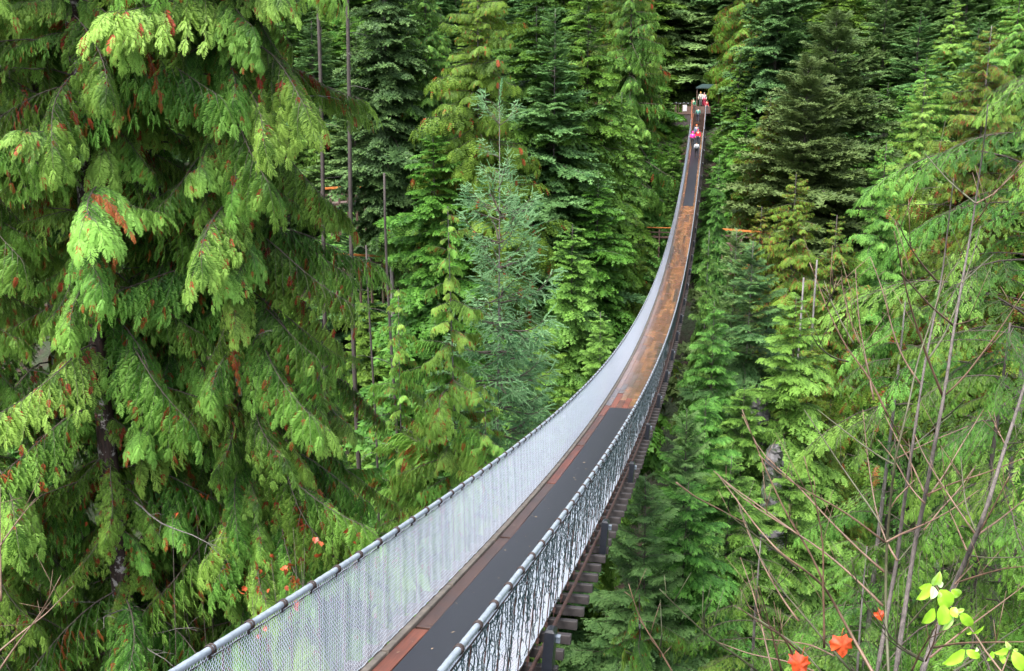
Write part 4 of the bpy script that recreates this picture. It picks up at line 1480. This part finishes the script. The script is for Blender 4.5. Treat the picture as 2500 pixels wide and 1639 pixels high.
def smooth_path(P, n):
    P = np.asarray(P, float)
    d = np.concatenate([[0], np.cumsum(np.linalg.norm(np.diff(P[:, :2], axis=0), axis=1))])
    q = np.linspace(0, d[-1], n)
    out = np.stack([np.interp(q, d, P[:, k]) for k in range(P.shape[1])], 1)
    for _ in range(2):
        out[1:-1] = .25 * out[:-2] + .5 * out[1:-1] + .25 * out[2:]
    return out


STEMS = [
    ('tall grey maple sapling, the middle one of the bare stems at the lower right', 7.0, .0195, .004, 'bark_maple',
     cv('6', [(1060, 1600), (1130, 1130), (1185, 760), (1240, 540), (1290, 250)]) + cv('C', [(904, 1480), (960, 1090), (1000, 870), (1060, 530), (1100, 240), (1135, 0), (1140, -100)])),
    ('bare maple sapling with forked grey stem left of the tall grey one', 7.4, .018, .0035, 'bark_maple',
     cv('6', [(950, 1600), (1030, 1130), (1075, 900), (1110, 600), (1150, 330)]) + cv('C', [(770, 1490), (800, 1290), (850, 1050), (890, 850), (920, 600), (955, 300)])),
    ('thin dark bare sapling crossing in front of the grey stems', 6.6, .0115, .004, 'shoot_dark',
     cv('6', [(1025, 1600), (1005, 1200), (1010, 850), (1030, 600), (1060, 300)]) + cv('C', [(705, 1555), (760, 1280), (840, 1060), (890, 870), (980, 760)])),
    ('leaning bare maple sapling at the far right with long upswept shoots', 6.2, .019, .008, 'bark_maple',
     cv('6', [(1200, 1640), (1300, 1340), (1400, 1080), (1500, 860), (1560, 720), (1620, 550), (1700, 280), (1790, 0), (1900, -350)])),
    ('many branched bare sapling leaning left over the gorge at the bottom', 6.9, .013, .003, 'shoot',
     cv('6', [(960, 1620), (800, 1340), (680, 1120), (630, 1040), (500, 940), (370, 850), (230, 690), (120, 540), (0, 380)])),
]
BR = {
    0: [('6', [(1240, 560), (1180, 500), (1130, 430), (1060, 300), (960, 180)]), ('6', [(1235, 490), (1160, 320), (1080, 190), (1000, 30)]), ('6', [(1230, 1490), (1080, 1410), (960, 1260), (890, 1180), (830, 1020), (800, 880)]),
        ('6', [(1235, 720), (1330, 600), (1450, 470), (1530, 350)]), ('6', [(1260, 520), (1350, 400), (1430, 260), (1510, 130), (1590, 0)]), ('6', [(1130, 1300), (1250, 1160), (1400, 1020), (1500, 880)]),
        ('6', [(1250, 510), (1400, 440), (1600, 380), (1831, 290)]), ('C', [(950, 1100), (830, 1000), (740, 900), (670, 820)]), ('C', [(1075, 440), (940, 330), (860, 240), (800, 170)]),
        ('C', [(1075, 440), (1170, 390), (1260, 300), (1337, 230)]), ('C', [(910, 1480), (1000, 1400), (1130, 1230), (1250, 1060), (1337, 920)]), ('C', [(1000, 870), (1090, 790), (1170, 715)]),
        ('C', [(1060, 560), (1120, 480), (1175, 385)]), ('C', [(900, 1500), (800, 1250), (740, 1070), (690, 900), (660, 720), (630, 590)]), ('6', [(1300, 90), (1400, 20), (1480, -60)]), ('C', [(960, 1100), (1040, 1080), (1085, 1060)])],
    1: [('6', [(1075, 900), (1030, 840), (960, 660), (930, 500), (900, 300), (870, 0)]), ('6', [(1000, 970), (880, 870), (740, 730), (600, 590), (520, 490), (400, 370), (260, 280), (200, 130), (150, 30)]),
        ('6', [(1085, 900), (1150, 820), (1230, 730)]), ('6', [(1150, 230), (1080, 140), (1000, 0)]), ('C', [(870, 870), (780, 770), (700, 650), (650, 540)]), ('C', [(820, 1280), (900, 1170), (960, 1030), (1010, 870), (1070, 690), (1100, 560)]),
        ('C', [(780, 1430), (680, 1290), (620, 1130), (580, 950), (530, 800), (500, 730)]), ('6', [(1060, 300), (1150, 250), (1300, 180), (1500, 100)]), ('6', [(1180, 210), (1250, 150), (1400, 30)])],
    2: [('6', [(990, 1170), (830, 1010), (650, 850), (480, 740), (250, 600), (80, 470), (0, 380)]), ('6', [(1000, 790), (860, 680), (730, 590), (600, 520), (520, 480), (380, 390), (250, 270)]),
        ('6', [(1000, 720), (940, 620), (870, 520), (800, 420), (730, 320), (620, 150), (520, 0)]), ('6', [(1010, 790), (1100, 740), (1250, 680), (1400, 600), (1560, 480)]), ('6', [(1030, 600), (1070, 530), (1180, 420)]),
        ('6', [(1060, 330), (1000, 300), (880, 220), (700, 80), (600, 0)])],
    3: [('6', [(1270, 1480), (1400, 1370), (1550, 1260), (1700, 1150), (1831, 1050)]), ('6', [(1290, 1420), (1450, 1390), (1831, 1385)]), ('6', [(1510, 870), (1600, 885), (1831, 880)]), ('6', [(1440, 1030), (1560, 990), (1700, 950), (1831, 935)]),
        ('6', [(1560, 745), (1680, 660), (1831, 540)]), ('6', [(1730, 205), (1831, 195)]), ('6', [(1545, 750), (1440, 600), (1350, 460), (1240, 290), (1180, 150)]), ('6', [(1490, 840), (1440, 720), (1380, 590)]),
        ('6', [(1550, 740), (1490, 600), (1465, 430), (1455, 280)]), ('6', [(1560, 740), (1640, 600), (1740, 400)]), ('6', [(1720, 210), (1650, 80)]), ('6', [(1230, 1500), (1100, 1430), (1010, 1360)]), ('A', [(940, 1430), (1050, 1180), (1080, 980)]),
        ('A', [(760, 1560), (880, 1300), (1000, 1100), (1080, 970)]), ('A', [(1300, 1560), (1600, 1380), (1900, 1150), (2191, 960)]), ('6', [(1420, 1040), (1530, 920)])],
    4: [('6', [(640, 1420), (640, 1200), (630, 1040), (640, 860), (620, 680), (590, 560), (550, 400), (520, 280)]), ('6', [(640, 1040), (560, 850), (460, 700), (400, 600), (330, 440), (270, 310), (210, 150), (150, 0)]),
        ('6', [(620, 1560), (500, 1420), (380, 1340), (250, 1250), (100, 1170)]), ('6', [(330, 1560), (270, 1300), (220, 1100), (140, 880)]), ('6', [(470, 1500), (400, 1350), (300, 1300), (130, 1180)]),
        ('6', [(800, 1560), (640, 1380), (500, 1200), (380, 1080), (290, 940), (210, 800), (170, 650), (120, 530)]), ('6', [(580, 1560), (420, 1500), (200, 1460), (0, 1385)]), ('6', [(700, 1470), (560, 1400), (400, 1380), (230, 1365)]),
        ('D', [(1590, 1560), (1450, 1450), (1300, 1350), (1190, 1270), (1000, 1090), (830, 920)]), ('D', [(950, 1600), (830, 1390), (700, 1200), (640, 1050), (590, 880)]), ('D', [(1914, 1170), (1800, 1020), (1650, 760), (1560, 580), (1480, 380), (1430, 210)]),
        ('D', [(1914, 770), (1800, 670), (1650, 560), (1500, 440), (1340, 320)]), ('D', [(1914, 500), (1750, 380), (1550, 230), (1400, 130), (1250, 0)]), ('D', [(1780, 1560), (1700, 1250), (1640, 1020), (1600, 900)]),
        ('D', [(1180, 1280), (1175, 1110), (1240, 1000)]), ('D', [(1914, 1410), (1800, 1300), (1600, 1130)]), ('D', [(960, 90), (1100, 200), (1300, 300), (1520, 420)]), ('D', [(835, 1370), (850, 1270)]),
        ('C', [(600, 1600), (480, 1350), (380, 1250), (260, 1000), (200, 830), (170, 760)]), ('C', [(520, 1510), (480, 1300), (440, 1100), (420, 800)]), ('C', [(410, 1200), (340, 1080), (280, 950), (250, 860)]),
        ('C', [(260, 1000), (320, 880)]), ('C', [(440, 1200), (390, 1070), (360, 950), (340, 840)]), ('C', [(380, 1300), (300, 1280), (220, 1220), (180, 1150)])],
}
sap = []
rnd = random.Random(21)
for si, (lab, d, r0, r1, mt, pts) in enumerate(STEMS):
    path = smooth_path([(x, y, d + .25 * math.sin(i)) for i, (x, y) in enumerate(pts)], 34)
    W3 = np.array([at(*p) for p in path])
    b = W3[0]
    zb = float(terrain(b[0], b[1])) - .2
    low = np.array([[b[0] + .1, b[1] - .1, zb], [b[0] + .05, b[1] - .05, (zb + b[2]) / 2]])
    W3 = np.concatenate([low, W3])
    t = thing('maple_sapling', tuple(W3[0]), lab, 'sapling', 'bare maple saplings at the lower right')
    rr = np.concatenate([[r0 * 1.5, r0 * 1.2], np.linspace(r0, r1, len(path))])
    mb = MB()
    mb.tube(W3, rr, 9)
    for k in range(3, len(W3) - 2, 2):                      # bud scars ring the stem
        an = np.linspace(0, 2 * math.pi, 8)
    part('stem', mb, M[mt], t, True)
    for j, (tg_, bp) in enumerate(BR[si]):
        q = cv(tg_, bp)
        dd = d + rnd.uniform(-.05, .05)
        dr = rnd.uniform(-.9, .7)
        n = len(q)
        pp = smooth_path([(x, y, dd + dr * (i / (n - 1))) for i, (x, y) in enumerate(q)], 14)
        P3 = np.array([at(*p) for p in pp])
        L_ = np.linalg.norm(P3[-1] - P3[0])
        rb = min(.0105, .0045 + .0032 * L_)
        mb = MB()
        mb.tube(P3, np.linspace(rb, .003, 14) * (1 + .12 * np.array([math.sin(i * 2.1 + j) for i in range(14)])), 6)
        for k in range(rnd.randint(3, 6) + 2 * int(L_)):          # buds and short side twigs
            i = rnd.randint(3, 12)
            e = np.array([rnd.uniform(-.5, .5), rnd.uniform(-.4, .4), rnd.uniform(.3, 1)]) * rnd.choice((.02, .03, .15, .3, .45))
            mb.tube([P3[i], P3[i] + e * .5 + (0, 0, .004), P3[i] + e], (.0028, .0022, .0012), 4)
        part('branch', mb, M['shoot_dark' if j % 3 == 2 else 'shoot'], t, True)
    sap.append(t)

# red orange maple leaves still hanging on the saplings
LOBE = [(0, .02), (.10, .06), (.3, -.02), (.34, .14), (.52, .26), (.44, .38), (.46, .62), (.27, .62), (.17, .78), (0, 1.0), (-.17, .76), (-.28, .64), (-.48, .64), (-.43, .38), (-.52, .24), (-.33, .16), (-.28, -.02), (-.1, .06)]


def maple_leaf(center, size, rot, par, seed, label):
    rs = np.random.RandomState(seed)
    mb = MB()
    L2 = np.array(LOBE) - (0, .45)
    n = len(L2)
    z = -.55 * L2[:, 0] ** 2 - .35 * L2[:, 1] ** 2 + rs.normal(0, .05, n)
    v = [(0, 0, .02)] + [(x, y, zz) for (x, y), zz in zip(L2, z)]
    mid = [(x * .5, y * .5, zz * .35 + rs.normal(0, .03)) for (x, y), zz in zip(L2, z)]
    v += mid
    t = []
    for i in range(n):
        j = (i + 1) % n
        t += [(0, 1 + n + i, 1 + n + j), (1 + n + i, 1 + i, 1 + j), (1 + n + i, 1 + j, 1 + n + j)]
    v = np.array(v) * size
    cr, sr = math.cos(rot), math.sin(rot)
    v2 = (v[:, :1] * cr - v[:, 1:2] * sr) * R_ + (v[:, :1] * sr + v[:, 1:2] * cr) * U_ + v[:, 2:] * (-F_)
    mb.add(np.asarray(center) + v2, t)
    stalk_top = np.asarray(center) + v2[1] - v2[0] * 0
    mb.tube([stalk_top, stalk_top + U_ * size * .35 + R_ * size * .1], .0018, 4)
    o = part('leaf', mb, M['maple_leaf'], par, True)
    o['label'] = label


maple_leaf(at(2056, 1578, 6.75), .165, math.pi + .1, sap[1], 1, 'large hanging red orange leaf')
maple_leaf(at(1951, 1622, 6.8), .16, math.pi - .4, sap[4], 2, 'red orange leaf at the lower edge')
maple_leaf(at(2148, 1504, 6.95), .085, math.pi + .5, sap[2], 3, 'small orange leaf against the grey stem')

# ---------------------------------------------------------------- green leafy sprig close to the camera
SD = 2.6
m, nt_, p_ = new_mat('fresh_green_leaf')
att = N(nt_, 'ShaderNodeAttribute', attribute_name='tint')
rp = ramp(nt_, [(0, (.12, .34, .02)), (.6, (.32, .62, .04)), (1, (.58, .74, .4))], att.outputs['Fac'])
nt_.links.new(rp.outputs[0], p_.inputs['Base Color'])
p_.inputs['Roughness'].default_value = .4
tr_ = N(nt_, 'ShaderNodeBsdfTranslucent')
nt_.links.new(rp.outputs[0], tr_.inputs['Color'])
mx_ = N(nt_, 'ShaderNodeMixShader')
mx_.inputs[0].default_value = .35
nt_.links.new(p_.outputs[0], mx_.inputs[1])
nt_.links.new(tr_.outputs[0], mx_.inputs[2])
nt_.links.new(mx_.outputs[0], nt_.nodes['Material Output'].inputs[0])
M['leaf'] = m
stem_px = cv('A', [(1990, 1700), (1900, 1560), (1700, 1300), (1560, 1080), (1400, 880), (1260, 740), (1150, 600), (1070, 470)])
S3 = np.array([at(x, y, SD + .03 * i) for i, (x, y) in enumerate(stem_px)])
root = at(2700, 2300, SD - .25)
root[2] = float(terrain(root[0], root[1])) - .1
S3 = np.concatenate([[root, (root + S3[0]) / 2 + (0.1, 0, .5)], S3])
sprig = thing('leafy_sprig', tuple(S3[0]), 'bright green leafy sprig close to the camera in the lower right corner', 'sprig')
mb = MB()
mb.tube(S3, np.concatenate([[.006, .0045], np.linspace(.0032, .0012, len(stem_px))]), 7)
mb.tube([at(*cv('A', [(1900, 1600)])[0], SD), at(*cv('A', [(1960, 1440)])[0], SD + .02), at(*cv('A', [(2010, 1310)])[0], SD + .04)], (.002, .0016, .001), 6)
part('stem', mb, M['shoot'], sprig, True)
LV = [((1040, 470), (1122, 290), 95, .7), ((1020, 455), (822, 650), 115, .6), ((1040, 480), (1005, 645), 95, .95), ((1020, 460), (850, 500), 75, .6), ((1120, 520), (1245, 750), 180, .6), ((1270, 520), (1375, 600), 115, .65),
      ((1110, 545), (1110, 630), 60, .75), ((1180, 715), (1112, 975), 180, .5), ((1050, 760), (888, 948), 130, .6), ((1290, 830), (1150, 1040), 80, .75), ((1390, 810), (1515, 990), 120, .55), ((1530, 1080), (1680, 985), 46, .6),
      ((1530, 1065), (1460, 1085), 30, .6), ((1320, 800), (1435, 770), 50, .7), ((1250, 765), (1350, 875), 110, .6), ((1440, 1290), (1152, 1475), 125, .55), ((1460, 1290), (1625, 1395), 100, .6), ((2000, 1285), (1800, 1330), 74, .6),
      ((2005, 1290), (1955, 1180), 60, .75), ((2050, 1310), (2195, 1560), 140, .5), ((1890, 1350), (1930, 1470), 70, .55), ((2050, 1285), (2118, 1290), 40, .7), ((1800, 1310), (1720, 1430), 60, .4), ((1090, 460), (1165, 440), 70, 1.0), ((1600, 1260), (1570, 1310), 40, 1.0)]
rs = np.random.RandomState(9)
for b, e, w, tn in LV:
    B3 = at(*cv('A', [b])[0], SD + .08)
    E3 = at(*cv('A', [e])[0], SD + .08 + rs.uniform(-.025, .02))
    Wd = 1.25 * w / 5.217 * SD / FPX
    ax_ = E3 - B3
    L_ = np.linalg.norm(ax_)
    d = ax_ / L_
    sd_ = nrm(np.cross(d, F_) + rs.normal(0, .15, 3))
    nn = np.cross(sd_, d)
    if nn @ F_ > 0:
        nn = -nn
    v, a = [], []
    k = 8
    for i in range(k + 1):
        f = i / k
        hw = Wd / 2 * max(.03, math.sin(math.pi * f ** .85) ** .75)
        c = B3 + ax_ * f + nn * (.10 * L_ * math.sin(f * math.pi))
        for s in (-1, -.5, 0, .5, 1):
            v.append(c + sd_ * hw * s + nn * (.22 * hw * abs(s) - (.02 * L_ * math.sin(f * 14) * abs(s))))
            a.append(tn - (.12 if s == 0 else 0) + rs.normal(0, .02))
    t = []
    for i in range(k):
        for j in range(4):
            q = i * 5 + j
            t += [(q, q + 1, q + 6), (q, q + 6, q + 5)]
    mb = MB()
    mb.add(v, t, 0, a)
    part('leaf', mb, M['leaf'], sprig, True)

# ---------------------------------------------------------------- bare twigs and orange leaved shrubs at the lower left
for k, (d, pts, lab) in enumerate(((11, [(-80, 1100), (0, 985), (80, 870), (165, 765)], 'thin bare twig at the left edge below the cedars'),
                                   (10, [(-60, 1640), (60, 1460), (190, 1290), (280, 1120)], 'upright bare twig at the bottom left corner'),
                                   (10.5, [(-40, 1500), (90, 1390), (210, 1300), (340, 1165)], 'slanting bare twig at the bottom left corner'),
                                   (12, [(5, 1240), (2, 1000), (0, 850), (4, 700)], 'straight bare shoot along the left border'))):
    P3 = np.array([at(*q, d + .1 * i) for i, q in enumerate(cv('7', pts))])
    low = P3[0].copy()
    low[2] = float(terrain(low[0], low[1])) - .1
    P3 = np.concatenate([[low], P3])
    t = thing('bare_shrub', tuple(low), lab, 'shrub', 'bare twigs at the lower left')
    q = smooth_path(P3, 18)
    mb = MB()
    mb.tube(q, np.linspace(.014, .003, 18), 6)
    for j in range(5):
        i = 6 + j * 2
        e = np.array([rs.uniform(-.4, .4), rs.uniform(-.3, .3), rs.uniform(.1, .6)])
        mb.tube([q[i], q[i] + e * .5, q[i] + e], (.004, .003, .0015), 4)
    part('stem', mb, M['shoot'], t, True)
for k, (sx, sy, d, n, lab) in enumerate(((800, 1345, 17.0, 5, 'orange leaved shrub just above the left handrail'), (690, 1400, 17.0, 5, 'red orange leaved shrub under the hanging cedar boughs'),
                                         (130, 1250, 19, 10, 'orange leaves low at the left between the cedar trunks'), (450, 1195, 18.5, 6, 'orange leaves in the shade behind the blotched trunk'), (640, 1480, 15.8, 4, 'small orange leaves low beside the near handrail'))):
    rs = np.random.RandomState(70 + k)
    c = at(sx, sy, d)
    base = c.copy()
    base[2] = float(terrain(c[0], c[1])) - .1
    t = thing('vine_maple_shrub', tuple(base), lab, 'shrub')
    mb = MB()
    lf = MB()
    for j in range(4):
        e = c + rs.normal(0, .35, 3)
        mb.tube([base, (base + e) / 2 + rs.normal(0, .2, 3), e], (.02, .012, .004), 5)
        for q in range(n // 4 + 1):
            p = c + rs.normal(0, .38, 3)
            s = rs.uniform(.05, .1)
            A3 = np.array([(x, y, .15 * x * x * 4) for x, y in LOBE]) - (0, .45, 0)
            Rn = np.linalg.qr(rs.normal(0, 1, (3, 3)))[0]
            v = np.concatenate([[[0, 0, 0]], A3]) @ Rn.T * s * 1.6 + p
            lf.add(v, [(0, 1 + i, 1 + (i + 1) % 18) for i in range(18)])
    part('stem', mb, M['twig'], t, True)
    tag(part('foliage', lf, M['orange_leaf'], t), kind='stuff')
